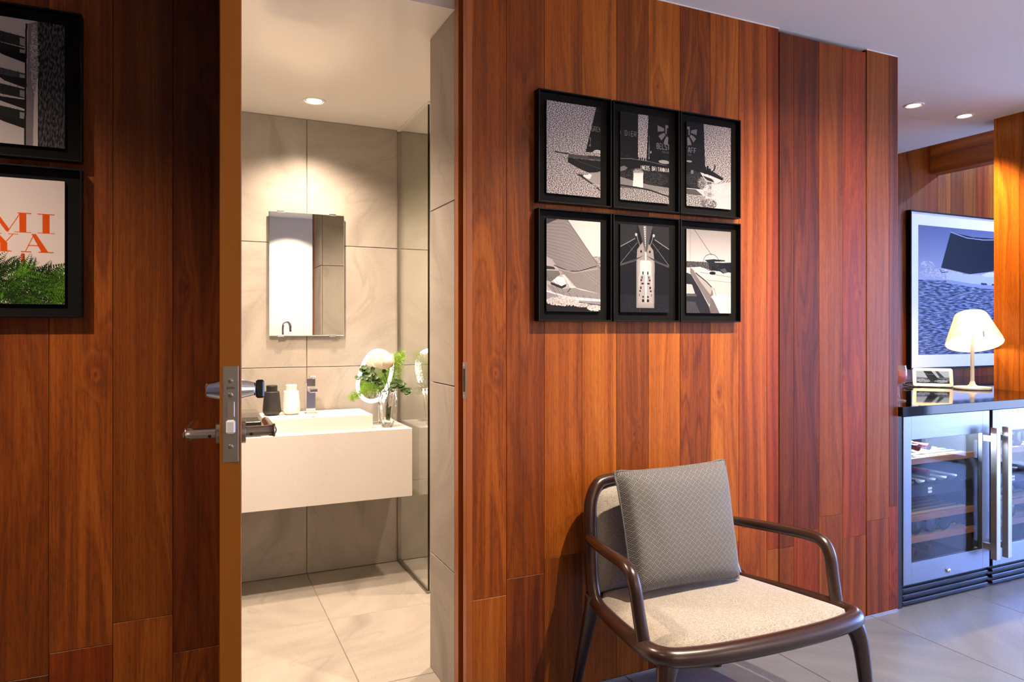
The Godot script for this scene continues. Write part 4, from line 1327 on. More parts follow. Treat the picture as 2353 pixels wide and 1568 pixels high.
func leaf_disc(g: Geo, c: Vector3, nrm: Vector3, r: float, cup := 0.25) -> void:
	var z := nrm.normalized()
	var x := z.cross(Vector3.UP if absf(z.y) < 0.9 else Vector3.RIGHT).normalized()
	var y := z.cross(x)
	var rows := []
	for k in 4:
		var row := PackedVector3Array()
		var rr := r * (0.02 + k / 3.0 * 0.98)
		for s in 10:
			var a := TAU * s / 10.0
			row.append(c + (x * cos(a) + y * sin(a) * 0.9) * rr + z * (rr * rr / r * cup))
		rows.append(row)
	g.sheet(rows, true, false, z)


func build_flowers() -> void:
	var vx := 0.872
	var vz := -1.298
	var vs := thing("crystal_vase", "faceted clear crystal vase at the end of the vanity counter", "vase", Vector3(vx, 0.7305, vz))
	var rows := []
	var prof := [[0.0, 0.0], [0.024, 0.0], [0.029, 0.006], [0.035, 0.05], [0.041, 0.10], [0.041, 0.13], [0.037, 0.160], [0.0395, 0.176], [0.0375, 0.178], [0.032, 0.165], [0.034, 0.13], [0.034, 0.10], [0.029, 0.05], [0.022, 0.018], [0.0, 0.016]]
	for k in prof.size():
		var row := PackedVector3Array()
		for s in 48:
			var a := TAU * s / 48.0
			var wob := 1.0
			if k > 1 and k < 8:
				wob = 1.0 + 0.10 * sign(sin(a * 6.0 + k * 1.1)) * absf(sin(a * 6.0 + k * 1.1)) ** 0.6
			row.append(Vector3(cos(a) * prof[k][0] * wob, prof[k][1], sin(a) * prof[k][0] * wob))
		rows.append(row)
	part(geo().sheet(rows, true), "glass", M.crystal, vs)

	# rose: petals set in a spiral, the outer ones open
	var rc := Vector3(0.852, 1.040, vz + 0.01)
	var ro := thing("white_rose", "single white rose standing in the crystal vase", "flower", Vector3(vx, 0.7305, vz))
	var c := rc - Vector3(vx, 0.7305, vz)
	for k in 24:
		var g := geo()
		var ring := float(k) / 23.0
		var az := k * 2.399
		var rad := (0.011 + 0.042 * pow(ring, 0.8)) * rng.randf_range(0.93, 1.07)
		var top := 0.12 + 0.62 * ring * ring + 0.25 * rng.randf() * ring          # polar angle at the petal's lip
		var wdt := 1.7 - 0.45 * ring
		var pr := []
		for i in 9:
			var row := PackedVector3Array()
			var v := i / 8.0
			for j in 9:
				var u := j / 4.0 - 1.0
				var th := lerpf(2.75, top + 0.25 * u * u, v)
				var a := az + u * wdt * 0.5 * (0.45 + 0.55 * sin(minf(v * 1.25, 1.0) * PI * 0.5))
				var rr := rad * (1.0 + 0.05 * u * u)
				if v > 0.78:
					rr += (v - 0.78) * 0.06 * ring
				row.append(c + Vector3(sin(th) * cos(a) * rr * 1.05, cos(th) * rr * 0.80 - 0.012 * (1.0 - ring) + 0.010, sin(th) * sin(a) * rr * 1.05))
			pr.append(row)
		g.sheet(pr, false, false, Vector3(cos(az), 0.2, sin(az)))
		part(g, "petal", M.petal, ro)
	part(geo().ball(c + Vector3(0, -0.040, 0), Vector3(0.012, 0.010, 0.012), 12), "calyx", M.stem, ro)
	var gs := geo()
	limb(gs, [Vector4(0.004, 0.025, 0.0, 0.0022), Vector4(0.006, 0.12, 0.002, 0.0024), Vector4(0.0, 0.2, 0.006, 0.0024), Vector4(c.x, c.y - 0.038, c.z, 0.0026)], 6, 8)
	part(gs, "stalk", M.stem, ro)

	# eucalyptus sprigs with round leaves
	var eu := [
		["eucalyptus_sprig", "eucalyptus sprig bending over the vase rim towards the shower screen", [Vector3(0.01, 0.16, 0), Vector3(0.035, 0.205, 0.01), Vector3(0.065, 0.195, 0.02), Vector3(0.098, 0.165, 0.03)], 0.0165, M.leaf],
		["eucalyptus_sprig", "eucalyptus sprig with large round leaves below the white rose", [Vector3(-0.01, 0.16, 0), Vector3(-0.05, 0.215, 0.01), Vector3(-0.09, 0.25, 0.015), Vector3(-0.135, 0.285, 0.02)], 0.0185, M.leaf],
		["eucalyptus_sprig", "pale thin eucalyptus sprig reaching across the glowing mirror rim", [Vector3(-0.01, 0.17, -0.01), Vector3(-0.06, 0.22, -0.012), Vector3(-0.11, 0.235, -0.015), Vector3(-0.15, 0.235, -0.018)], 0.012, M.leaf_blue]]
	for e in eu:
		var t := thing(e[0], e[1], "foliage", Vector3(vx, 0.7305, vz), 0.0, "eucalyptus in the crystal vase")
		var p4 := [Vector4(0.0, 0.03, 0.0, 0.0016)]
		for q in e[2]:
			p4.append(Vector4(q.x, q.y, q.z, 0.0016))
		var g := geo()
		limb(g, p4, 6, 6)
		part(g, "stalk", M.stem, t)
		var s := smooth4(p4, 6)
		for k in range(11, s.size(), 2):
			for sd in 2:
				var gl := geo()
				var q := Vector3(s[k].x, s[k].y, s[k].z)
				var off := Vector3(rng.randf_range(-1, 1), rng.randf_range(-0.6, 1), rng.randf_range(0.1, 1)).normalized()
				leaf_disc(gl, q + off * e[3] * 0.75, Vector3(off.x * 0.5, 0.45 + off.y * 0.3, 0.9), e[3] * rng.randf_range(0.75, 1.1))
				part(gl, "leaf", e[4], t)

	# asparagus fern: fine needles on branched stalks
	var fe := [
		["fern_sprig", "tall feathery asparagus fern behind the white rose", [Vector3(0.01, 0.16, -0.01), Vector3(0.035, 0.24, -0.02), Vector3(0.05, 0.31, -0.025), Vector3(0.078, 0.345, -0.03)], 0.046, 2000],
		["fern_sprig", "low feathery asparagus fern drooping in front of the glowing rim", [Vector3(-0.015, 0.165, 0.0), Vector3(-0.07, 0.19, 0.0), Vector3(-0.12, 0.17, 0.0), Vector3(-0.175, 0.145, 0.0)], 0.034, 1500]]
	for e in fe:
		var t := thing(e[0], e[1], "foliage", Vector3(vx, 0.7305, vz), 0.0, "asparagus fern in the crystal vase")
		var p4 := [Vector4(0.0, 0.03, 0.0, 0.0011)]
		for q in e[2]:
			p4.append(Vector4(q.x, q.y, q.z, 0.0011))
		var g := geo()
		limb(g, p4, 6, 6)
		part(g, "stalk", M.stem, t)
		var s := smooth4(p4, 10)
		var gn := geo()
		for k in e[4]:
			var i := rng.randi_range(14, s.size() - 1)
			var q := Vector3(s[i].x, s[i].y, s[i].z)
			var fall: float = 1.0 - 0.55 * absf(float(i) / s.size() - 0.55) * 2.0
			var d := Vector3(rng.randfn(0, 0.5), rng.randfn(0.05, 0.45), rng.randfn(0, 0.5))
			var a: Vector3 = q + d * e[3] * fall
			a.x = minf(a.x, 0.092)
			var b := a + Vector3(rng.randfn(0, 1), rng.randfn(0.2, 1), rng.randfn(0, 1)).normalized() * 0.012
			var w := (b - a).cross(Vector3(0.3, 0.2, 1)).normalized() * 0.0011
			gn.face([a - w, a + w, b], Vector3.BACK)
		var nd := part(gn, "needles", M.needle, t)
		nd.set_meta("kind", "stuff")


# ------------------------------------------------------------------ the open door
func build_door() -> void:
	var d := struct("door_1", "teak washroom door standing open edge-on with lever handle and lock", Vector3(0.1035, 0, 0.0))
	d.rotation.y = deg_to_rad(-93.0)
	var L := 0.745
	var T := 0.035
	part(geo().bx(Vector3(0.004, 0.008, -T * 0.5), Vector3(L - 0.003, 2.362, T * 0.5), 0.001, Vector2(0.94 / NB / 0.8, 1.0 / 2.4), Vector2(1.5 / NB, 0.5)), "leaf", M.wood, d)
	part(geo().bx(Vector3(L - 0.003, 0.008, -T * 0.5), Vector3(L, 2.362, T * 0.5), 0.0015), "edge_band", M.edge_wood, d)
	var fp := part(geo().bx(Vector3(L - 0.001, 0.9725, -0.0125), Vector3(L + 0.0006, 1.1375, 0.0125), 0.0003), "face_plate", M.plate, d)
	for yy in [1.112, 1.088, 0.999]:
		var sc := part(geo().ball(Vector3(L + 0.0006, yy, 0), Vector3(0.0012, 0.0042, 0.0042), 14), "screw", M.plate, fp)
		sc.set_meta("label", "countersunk screw")
	part(geo().bx(Vector3(L + 0.0002, 1.050, -0.0062), Vector3(L + 0.0016, 1.077, 0.0062), 0.0008), "dead_bolt", M.satin, fp)
	part(geo().bx(Vector3(L + 0.0002, 1.022, -0.0075), Vector3(L + 0.0105, 1.0455, 0.0075), 0.003), "latch_bolt", M.soft_white, fp)
	var tm := TextMesh.new()
	tm.text = "GOAL"
	var sf := SystemFont.new()
	sf.font_names = PackedStringArray(["Droid Sans"])
	sf.font_weight = 700
	tm.font = sf
	tm.font_size = 32
	tm.pixel_size = 0.00016
	tm.depth = 0.0003
	var tx := part(tm, "lettering", M.frame_black, fp, Vector3(L + 0.0007, 1.1000, 0.0))
	tx.rotation.y = PI / 2
	# cylinder: key side (local +z) and thumb turn (local -z)
	var ax := L - 0.052
	for sd in [1.0, -1.0]:
		var b := Basis(Vector3.RIGHT, PI / 2 * sd)
		var cy := part(geo().lathe([Vector2(0.0185, 0.0), Vector2(0.0175, 0.004), Vector2(0.0132, 0.021), Vector2(0.0132, 0.021), Vector2(0.0115, 0.024), Vector2(0.0, 0.0245)], 32, Vector3(ax, 1.093, sd * T * 0.5), b), "lock_cylinder", M.chrome, d)
		if sd < 0:
			part(geo().bx(Vector3(ax - 0.006, 1.0765, -T * 0.5 - 0.039), Vector3(ax + 0.006, 1.1095, -T * 0.5 - 0.0245), 0.003), "thumb_turn", M.black_plastic, cy)
		else:
			part(geo().bx(Vector3(ax - 0.001, 1.089, T * 0.5 + 0.0243), Vector3(ax + 0.001, 1.097, T * 0.5 + 0.0256), 0.0), "keyway", M.gap, cy)
		var hb := part(geo().lathe([Vector2(0.0205, 0.0), Vector2(0.0205, 0.0065), Vector2(0.0205, 0.0065), Vector2(0.0195, 0.0075), Vector2(0.0, 0.0076)], 36, Vector3(ax, 1.017, sd * T * 0.5), b), "rosette", M.satin, d)
		part(geo().lathe([Vector2(0.0096, 0.0075), Vector2(0.0094, 0.046), Vector2(0.0105, 0.052), Vector2(0.0122, 0.0555), Vector2(0.0122, 0.0555), Vector2(0.0118, 0.0575), Vector2(0.0, 0.058)], 32, Vector3(ax, 1.017, sd * T * 0.5), b), "lever_neck", M.satin, hb)
		var ga := geo()
		limb(ga, [Vector4(ax + 0.004, 1.0175, sd * (T * 0.5 + 0.050), 0.0105), Vector4(ax - 0.02, 1.019, sd * (T * 0.5 + 0.050), 0.0085), Vector4(ax - 0.06, 1.021, sd * (T * 0.5 + 0.048), 0.0075), Vector4(ax - 0.115, 1.021, sd * (T * 0.5 + 0.046), 0.0075)], 6, 14)
		part(ga, "lever", M.satin, hb)
		part(geo().ball(Vector3(ax + 0.0094, 1.013, sd * (T * 0.5 + 0.017)), Vector3(0.0012, 0.0028, 0.0028), 10), "grub_screw", M.gap, hb)


# ------------------------------------------------------------------ pictures
func picture(label: String, x0: float, y0: float, m: Material, group: String) -> void:
	var w := 0.2755
	var h := 0.364
	var p := thing("picture_frame", label, "picture", Vector3(x0, y0, 0.001), 0.0, group)
	var g := geo()
	var r := 0.0042
	var dp := 0.033
	g.bx(Vector3(0, 0, 0), Vector3(r, h, dp), 0.0006)
	g.bx(Vector3(w - r, 0, 0), Vector3(w, h, dp), 0.0006)
	g.bx(Vector3(r, 0, 0), Vector3(w - r, r, dp), 0.0006)
	g.bx(Vector3(r, h - r, 0), Vector3(w - r, h, dp), 0.0006)
	part(g, "frame", M.frame_black, p)
	part(geo().bx(Vector3(r, r, 0.0), Vector3(w - r, h - r, 0.012), 0.0), "mount", M.mount_black, p)
	var a := Vector3(0.0345, 0.032, 0.0121)
	var b := Vector3(0.2380, 0.333, 0.0205)
	var pn := part(geo().bx(a, b, 0.0004), "panel", M.mount_black, p)
	var gp := geo()
	gp.face([Vector3(a.x, a.y, b.z + 0.0003), Vector3(b.x, a.y, b.z + 0.0003), Vector3(b.x, b.y, b.z + 0.0003), Vector3(a.x, b.y, b.z + 0.0003)], Vector3.BACK, [Vector2(0, 1), Vector2(1, 1), Vector2(1, 0), Vector2(0, 0)])
	part(gp, "print", m, pn)


func build_pictures() -> void:
	var gr := "black framed prints hung in two rows above the chair"
	var xs := [1.0165, 1.299, 1.5795]
	picture("black framed print of a yacht's bow on bright rippled water", xs[0], 1.6115, M.p1, gr)
	picture("black framed print of dark sails lettered BELST above a hull", xs[1], 1.6115, M.p2, gr)
	picture("black framed print of a yacht's stern throwing up spray", xs[2], 1.6115, M.p3, gr)
	picture("black framed print of a gauzy sail above a white hull", xs[0], 1.2280, M.p4, gr)
	picture("black framed print of a yacht seen from its masthead", xs[1], 1.2280, M.p5, gr)
	picture("black framed print of a steering wheel and cockpit cushions", xs[2], 1.2280, M.p6, gr)
	var gl := "black framed prints left of the open door"
	picture("black framed print of racing sails hung on its side", -0.515, 1.6115, M.p7, gl)
	picture("black framed poster with orange capitals above green ferns", -0.515, 1.2300, M.p8, gl)
	# large photograph over the counter
	var p := thing("large_picture", "large black framed yacht photograph with a wide white mat", "picture", Vector3(4.36, 0.935, PICWALL + 0.001))
	var w := 1.10
	var h := 1.065
	var g := geo()
	g.bx(Vector3(0, 0, 0), Vector3(0.010, h, 0.036), 0.001)
	g.bx(Vector3(w - 0.010, 0, 0), Vector3(w, h, 0.036), 0.001)
	g.bx(Vector3(0.010, 0, 0), Vector3(w - 0.010, 0.010, 0.036), 0.001)
	g.bx(Vector3(0.010, h - 0.010, 0), Vector3(w - 0.010, h, 0.036), 0.001)
	part(g, "frame", M.frame_black, p)
	part(geo().bx(Vector3(0.010, 0.010, 0), Vector3(w - 0.010, h - 0.010, 0.028), 0.0), "mat_board", M.mat_board, p)
	var gp := geo()
	gp.face([Vector3(0.085, 0.095, 0.0284), Vector3(w - 0.085, 0.095, 0.0284), Vector3(w - 0.085, h - 0.095, 0.0284), Vector3(0.085, h - 0.095, 0.0284)], Vector3.BACK, [Vector2(0, 1), Vector2(1, 1), Vector2(1, 0), Vector2(0, 0)])
	part(gp, "print", M.p9, p)


# ------------------------------------------------------------------ lounge chair
func build_chair() -> void:
	var ch := thing("lounge_chair", "dark walnut lounge chair with beige tweed seat and back", "armchair", Vector3(1.408, 0, 0.63), deg_to_rad(-2.0))
	# local: +x right, +z forward (front rail at z = 0)
	# seat frame loop
	var loop := []
	for q in [[0.0, 0.377, 0.024, 0.027], [0.18, 0.377, 0.017, 0.027], [0.29, 0.378, 0.0, 0.0265], [0.328, 0.378, -0.025, 0.026], [0.339, 0.376, -0.075, 0.024], [0.329, 0.371, -0.20, 0.022], [0.303, 0.361, -0.35, 0.021], [0.284, 0.356, -0.43, 0.021], [0.266, 0.355, -0.468, 0.021], [0.23, 0.355, -0.482, 0.021], [0.12, 0.355, -0.486, 0.021], [0.0, 0.355, -0.487, 0.021]]:
		loop.append(Vector4(q[0], q[1], q[2], q[3]))
	for k in range(10, 0, -1):
		loop.append(Vector4(-loop[k].x, loop[k].y, loop[k].z, loop[k].w))
	var g := geo()
	limb(g, loop, 6, 18, true, 0.92, Vector3.UP)
	part(g, "seat_frame", M.walnut, ch)
	# back loop: up one side, over the top and down the other
	var bk := []
	for q in [[-0.276, 0.345, -0.452, 0.022], [-0.274, 0.40, -0.478, 0.021], [-0.269, 0.50, -0.500, 0.021], [-0.262, 0.60, -0.516, 0.021], [-0.252, 0.655, -0.525, 0.0205], [-0.226, 0.695, -0.534, 0.020], [-0.190, 0.709, -0.540, 0.0185], [-0.09, 0.712, -0.548, 0.0175], [0.0, 0.712, -0.550, 0.0175]]:
		bk.append(Vector4(q[0], q[1], q[2], q[3]))
	for k in range(7, -1, -1):
		bk.append(Vector4(-bk[k].x, bk[k].y, bk[k].z, bk[k].w))
	g = geo()
	limb(g, bk, 6, 16)
	part(g, "back_frame", M.walnut, ch)
	for sd in [-1.0, 1.0]:
		g = geo()
		limb(g, [Vector4(sd * 0.272, 0.540, -0.510, 0.013), Vector4(sd * 0.290, 0.545, -0.44, 0.0155), Vector4(sd * 0.318, 0.554, -0.32, 0.0165), Vector4(sd * 0.337, 0.561, -0.20, 0.017), Vector4(sd * 0.343, 0.553, -0.152, 0.0175), Vector4(sd * 0.344, 0.522, -0.126, 0.0175), Vector4(sd * 0.342, 0.46, -0.112, 0.0175), Vector4(sd * 0.337, 0.372, -0.092, 0.0185)], 6, 16)
		part(g, "arm", M.walnut, ch)
		g = geo()   # front leg, flared where it meets the rail
		limb(g, [Vector4(sd * 0.308, 0.372, -0.026, 0.030), Vector4(sd * 0.322, 0.345, -0.014, 0.027), Vector4(sd * 0.333, 0.30, -0.006, 0.0225), Vector4(sd * 0.350, 0.18, -0.002, 0.019), Vector4(sd * 0.364, 0.05, 0.0, 0.0155), Vector4(sd * 0.368, 0.001, 0.0, 0.0145)], 5, 16)
		part(g, "leg", M.walnut, ch)
		g = geo()   # rear leg, raked back
		limb(g, [Vector4(sd * 0.280, 0.372, -0.462, 0.026), Vector4(sd * 0.282, 0.32, -0.475, 0.023), Vector4(sd * 0.285, 0.20, -0.512, 0.019), Vector4(sd * 0.288, 0.06, -0.556, 0.0155), Vector4(sd * 0.289, 0.001, -0.574, 0.0145)], 5, 16)
		part(g, "leg", M.walnut, ch)
	# seat pad: a soft slab inside the frame
	var n := 26
	var rows := []
	for i in n + 1:
		var row := PackedVector3Array()
		var v := i / float(n)          # 0 back, 1 front
		for j in n + 1:
			var u := j / float(n) * 2.0 - 1.0
			var half := lerpf(0.268, 0.322, v)
			# rounded corners
			var vv := v * 2.0 - 1.0
			var cr := 1.0 - 0.10 * pow(absf(u), 8.0) * pow(absf(vv), 8.0)
			var ed := pow(maxf(absf(u), absf(vv)), 14.0)
			var px := u * half * cr
			var pz := lerpf(-0.492, 0.000, v)
			pz = (pz + 0.23) * cr - 0.23 + 0.020 * v * (1.0 - u * u)
			var py := lerpf(0.381, 0.414, v) + 0.010 * (1.0 - u * u) * (1.0 - vv * vv) - ed * 0.030
			row.append(Vector3(px, py, pz))
		rows.append(row)
	part(geo().sheet(rows, false, false, Vector3.UP), "seat_pad", M.tweed, ch)
	# underside of the pad, so that it is a slab
	part(geo().bx(Vector3(-0.24, 0.345, -0.44), Vector3(0.24, 0.366, -0.04), 0.01), "seat_board", M.frame_black, ch)
	# back pad
	rows = []
	for i in n + 1:
		var row := PackedVector3Array()
		var v := i / float(n)
		var vv := v * 2.0 - 1.0
		for j in n + 1:
			var u := j / float(n) * 2.0 - 1.0
			var cr := 1.0 - 0.12 * pow(absf(u), 8.0) * pow(maxf(vv, 0.0), 8.0)
			var ed := pow(maxf(absf(u), absf(vv)), 12.0)
			var y := lerpf(0.364, 0.696, v)
			y = 0.38 + (y - 0.38) * cr
			var z := lerpf(-0.455, -0.520, v) + 0.006 * (1.0 - u * u) * (1.0 - vv * vv) - ed * 0.026
			row.append(Vector3(u * lerpf(0.262, 0.250, v) * cr, y, z))
		rows.append(row)
	part(geo().sheet(rows, false, false, Vector3.BACK), "back_pad", M.tweed, ch)
	g = geo()
	g.face([Vector3(-0.255, 0.385, -0.487), Vector3(0.255, 0.385, -0.487), Vector3(0.24, 0.690, -0.552), Vector3(-0.24, 0.690, -0.552)], Vector3.FORWARD)
	part(g, "back_lining", M.tweed, ch)
	build_cushion()


func build_cushion() -> void:
	# leaning on the back of the chair; local x along its width, y up its height, z out of its face
	var base := Vector3(1.408, 0, 0.63)
	var tr := Basis(Vector3.UP, deg_to_rad(-2.0))
	var bl := Vector3(-0.232, 0.420, -0.318)
	var br := Vector3(0.174, 0.408, -0.330)
	var tl := Vector3(-0.220, 0.757, -0.435)
	var tr_ := Vector3(0.229, 0.757, -0.466)
	var c := (bl + br + tl + tr_) * 0.25
	var cu := thing("patterned_cushion", "square cushion in black and ivory diagonal maze weave", "cushion", base + tr * Vector3(c.x, bl.y, c.z))
	cu.rotation.y = deg_to_rad(-2.0)
	var off := Vector3(c.x, bl.y, c.z)
	var ex := (br - bl).normalized()
	var nz := ex.cross((tl - bl).normalized()).normalized()
	var n := 30
	for side in 2:
		var rows := []
		var uvs := []
		for i in n + 1:
			var row := PackedVector3Array()
			var ur := []
			var v := i / float(n)
			for j in n + 1:
				var u := j / float(n)
				var p := bl.lerp(br, u).lerp(tl.lerp(tr_, u), v)
				var a := u * 2.0 - 1.0
				var b := v * 2.0 - 1.0
				# edges drawn in between the corners
				p -= ex * (a * 0.007 * (1.0 - b * b))
				p += (tl - bl).normalized() * (-b * 0.006 * (1.0 - a * a))
				var puff := pow((1.0 - pow(absf(a), 4.0)) * (1.0 - pow(absf(b), 4.0)), 0.42) * 0.058
				puff += 0.004 * sin(u * 19.0 + v * 4.0) * exp(-pow((a + 0.75) * 4.0, 2.0)) * (1.0 - b * b)
				p += nz * (puff if side == 0 else -puff * 0.75)
				row.append(p - off)
				ur.append(Vector2(u, 1.0 - v) * 4.6)
			rows.append(row)
			uvs.append(ur)
		part(geo().sheet(rows, false, false, nz if side == 0 else -nz, uvs), "front_cover" if side == 0 else "back_cover", M.weave, cu)
	var pip := []
	for e in [[bl, br], [br, tr_], [tr_, tl], [tl, bl]]:
		for k in 8:
			var q: Vector3 = e[0].lerp(e[1], k / 8.0)
			var inn: Vector3 = (c - (e[0] + e[1]) * 0.5).normalized() * (0.007 * 4.0 * (k / 8.0) * (1.0 - k / 8.0))
			pip.append(Vector4(q.x + inn.x - off.x, q.y + inn.y - off.y, q.z + inn.z - off.z, 0.0032))
	var g := geo()
	limb(g, pip, 2, 8, true)
	part(g, "piping", M.weave, cu)


# ------------------------------------------------------------------ counter, wine coolers and what stands there
func bottle_geo() -> Array:
	# lying along +z, neck forward; returns glass and capsule
	var b := Basis(Vector3.RIGHT, PI / 2)
	var body := geo().lathe([Vector2(0.0, -0.19), Vector2(0.034, -0.19), Vector2(0.0375, -0.185), Vector2(0.0375, 0.0), Vector2(0.034, 0.025), Vector2(0.019, 0.052), Vector2(0.0148, 0.066), Vector2(0.0142, 0.075)], 22, Vector3.ZERO, b)
	var cap := geo().lathe([Vector2(0.0147, 0.072), Vector2(0.0143, 0.128), Vector2(0.0155, 0.129), Vector2(0.0155, 0.139), Vector2(0.0155, 0.139), Vector2(0.0145, 0.1405), Vector2(0.0, 0.141)], 22, Vector3.ZERO, b)
	return [body, cap]


func cooler(x0: float, label: String, lock: bool, hx: float) -> void:
	var w := 0.595
	var co := thing("wine_cooler", label, "wine cooler", Vector3(x0 + w * 0.5, 0, 0.0), 0.0, "built-in wine coolers under the counter")
	var h := w * 0.5
	var g := geo()
	g.bx(Vector3(-h, 0.0, -0.55), Vector3(-h + 0.03, 0.826, -0.022), 0.0)
	g.bx(Vector3(h - 0.03, 0.0, -0.55), Vector3(h, 0.826, -0.022), 0.0)
	g.bx(Vector3(-h, 0.0, -0.57), Vector3(h, 0.826, -0.55), 0.0)
	g.bx(Vector3(-h, 0.78, -0.55), Vector3(h, 0.826, -0.022), 0.0)
	g.bx(Vector3(-h, 0.02, -0.55), Vector3(h, 0.15, -0.022), 0.0)
	part(g, "cabinet", M.inner, co)
	# steel door frame
	var ox := -h + 0.001
	var wx0 := -h + 0.053
	var wx1 := h - 0.053
	var wy0 := 0.187
	var wy1 := 0.722
	g = geo()
	g.bx(Vector3(ox, 0.096, -0.020), Vector3(wx0, 0.825, 0.0), 0.0015)
	g.bx(Vector3(wx1, 0.096, -0.020), Vector3(-ox, 0.825, 0.0), 0.0015)
	g.bx(Vector3(wx0 - 0.001, 0.096, -0.020), Vector3(wx1 + 0.001, wy0, -0.0002), 0.001)
	g.bx(Vector3(wx0 - 0.001, wy1, -0.020), Vector3(wx1 + 0.001, 0.825, -0.0002), 0.001)
	var df := part(g, "door_frame", M.steel, co)
	part(geo().bx(Vector3(wx0 - 0.004, wy0 - 0.004, -0.010), Vector3(wx1 + 0.004, wy1 + 0.004, -0.006), 0.0), "glass_pane", M.pane_dark, df)
	# handle
	var hd := part(geo().bx(Vector3(hx - 0.0145, 0.150, 0.036), Vector3(hx + 0.0145, 0.752, 0.064), 0.0015), "handle", M.satin_steel, df)
	for yy in [0.203, 0.700]:
		part(geo().bx(Vector3(hx - 0.010, yy - 0.014, 0.0), Vector3(hx + 0.010, yy + 0.014, 0.037), 0.001), "bracket", M.satin_steel, hd)
	if lock:
		var b := Basis(Vector3.RIGHT, PI / 2)
		var lk := part(geo().lathe([Vector2(0.0105, 0.0), Vector2(0.0105, 0.006), Vector2(0.0105, 0.006), Vector2(0.008, 0.009), Vector2(0.0, 0.009)], 20, Vector3(-0.003, 0.122, 0.0), b), "lock", M.chrome, df)
		part(geo().bx(Vector3(-0.004, 0.117, 0.0088), Vector3(-0.002, 0.127, 0.0096), 0.0), "keyhole", M.gap, lk)
	# shelves: oak front rail and slats
	for q in [[0.616, true], [0.362, true], [0.267, false]]:
		var sh := part(geo().bx(Vector3(-h + 0.034, q[0] - 0.016, -0.062), Vector3(h - 0.034, q[0] + 0.012, -0.044), 0.002), "shelf_rail", M.shelf_wood, co)
		for k in 9:
			part(geo().bx(Vector3(-h + 0.034, q[0] - 0.004, -0.118 - k * 0.046), Vector3(h - 0.034, q[0] + 0.006, -0.090 - k * 0.046), 0.001), "slat", M.slat_wood, sh)
	# zone divider with its control display
	var dv := part(geo().bx(Vector3(-h + 0.031, 0.448, -0.54), Vector3(h - 0.031, 0.500, -0.060), 0.004), "zone_divider", M.black_plastic, co)
	for k in 2:
		part(geo().bx(Vector3(-0.050, 0.460 + k * 0.015, -0.0602), Vector3(-0.024, 0.471 + k * 0.015, -0.0592), 0.0), "display", M.cool_dim, dv)
	for k in 6:
		var ga := geo()
		var rows := []
		for i in 2:
			var row := PackedVector3Array()
			for j in 9:
				var a := PI * j / 8.0
				row.append(Vector3(-0.22 + k * 0.074 - cos(a) * 0.036, 0.521 - sin(a) * 0.018, -0.08 - i * 0.32))
			rows.append(row)
		ga.sheet(rows, false, false, Vector3.UP)
		part(ga, "cradle", M.steel_plain, dv)
	# light strip inside
	part(geo().bx(Vector3(-h + 0.034, 0.772, -0.10), Vector3(h - 0.034, 0.779, -0.085), 0.0), "light_strip", M.cool_led, co)
	var l := OmniLight3D.new()
	l.name = "cooler_light"
	add_child(l, true)
	l.position = Vector3(x0 + h, 0.760, -0.16)
	l.light_energy = 0.9
	l.light_color = Color(0.78, 0.87, 1.0)
	l.light_size = 0.06
	l.omni_range = 4.0
	l.omni_attenuation = 2.0
	l.shadow_enabled = true
	# plinth grille
	var gr := part(geo().bx(Vector3(-h, 0.001, -0.05), Vector3(h, 0.092, -0.035), 0.0), "plinth", M.black_body, co)
	for k in 3:
		part(geo().bx(Vector3(-h + 0.004, 0.008 + k * 0.028, -0.034), Vector3(h - 0.004, 0.024 + k * 0.028, -0.004), 0.003), "grille_bar", M.black_body, gr)


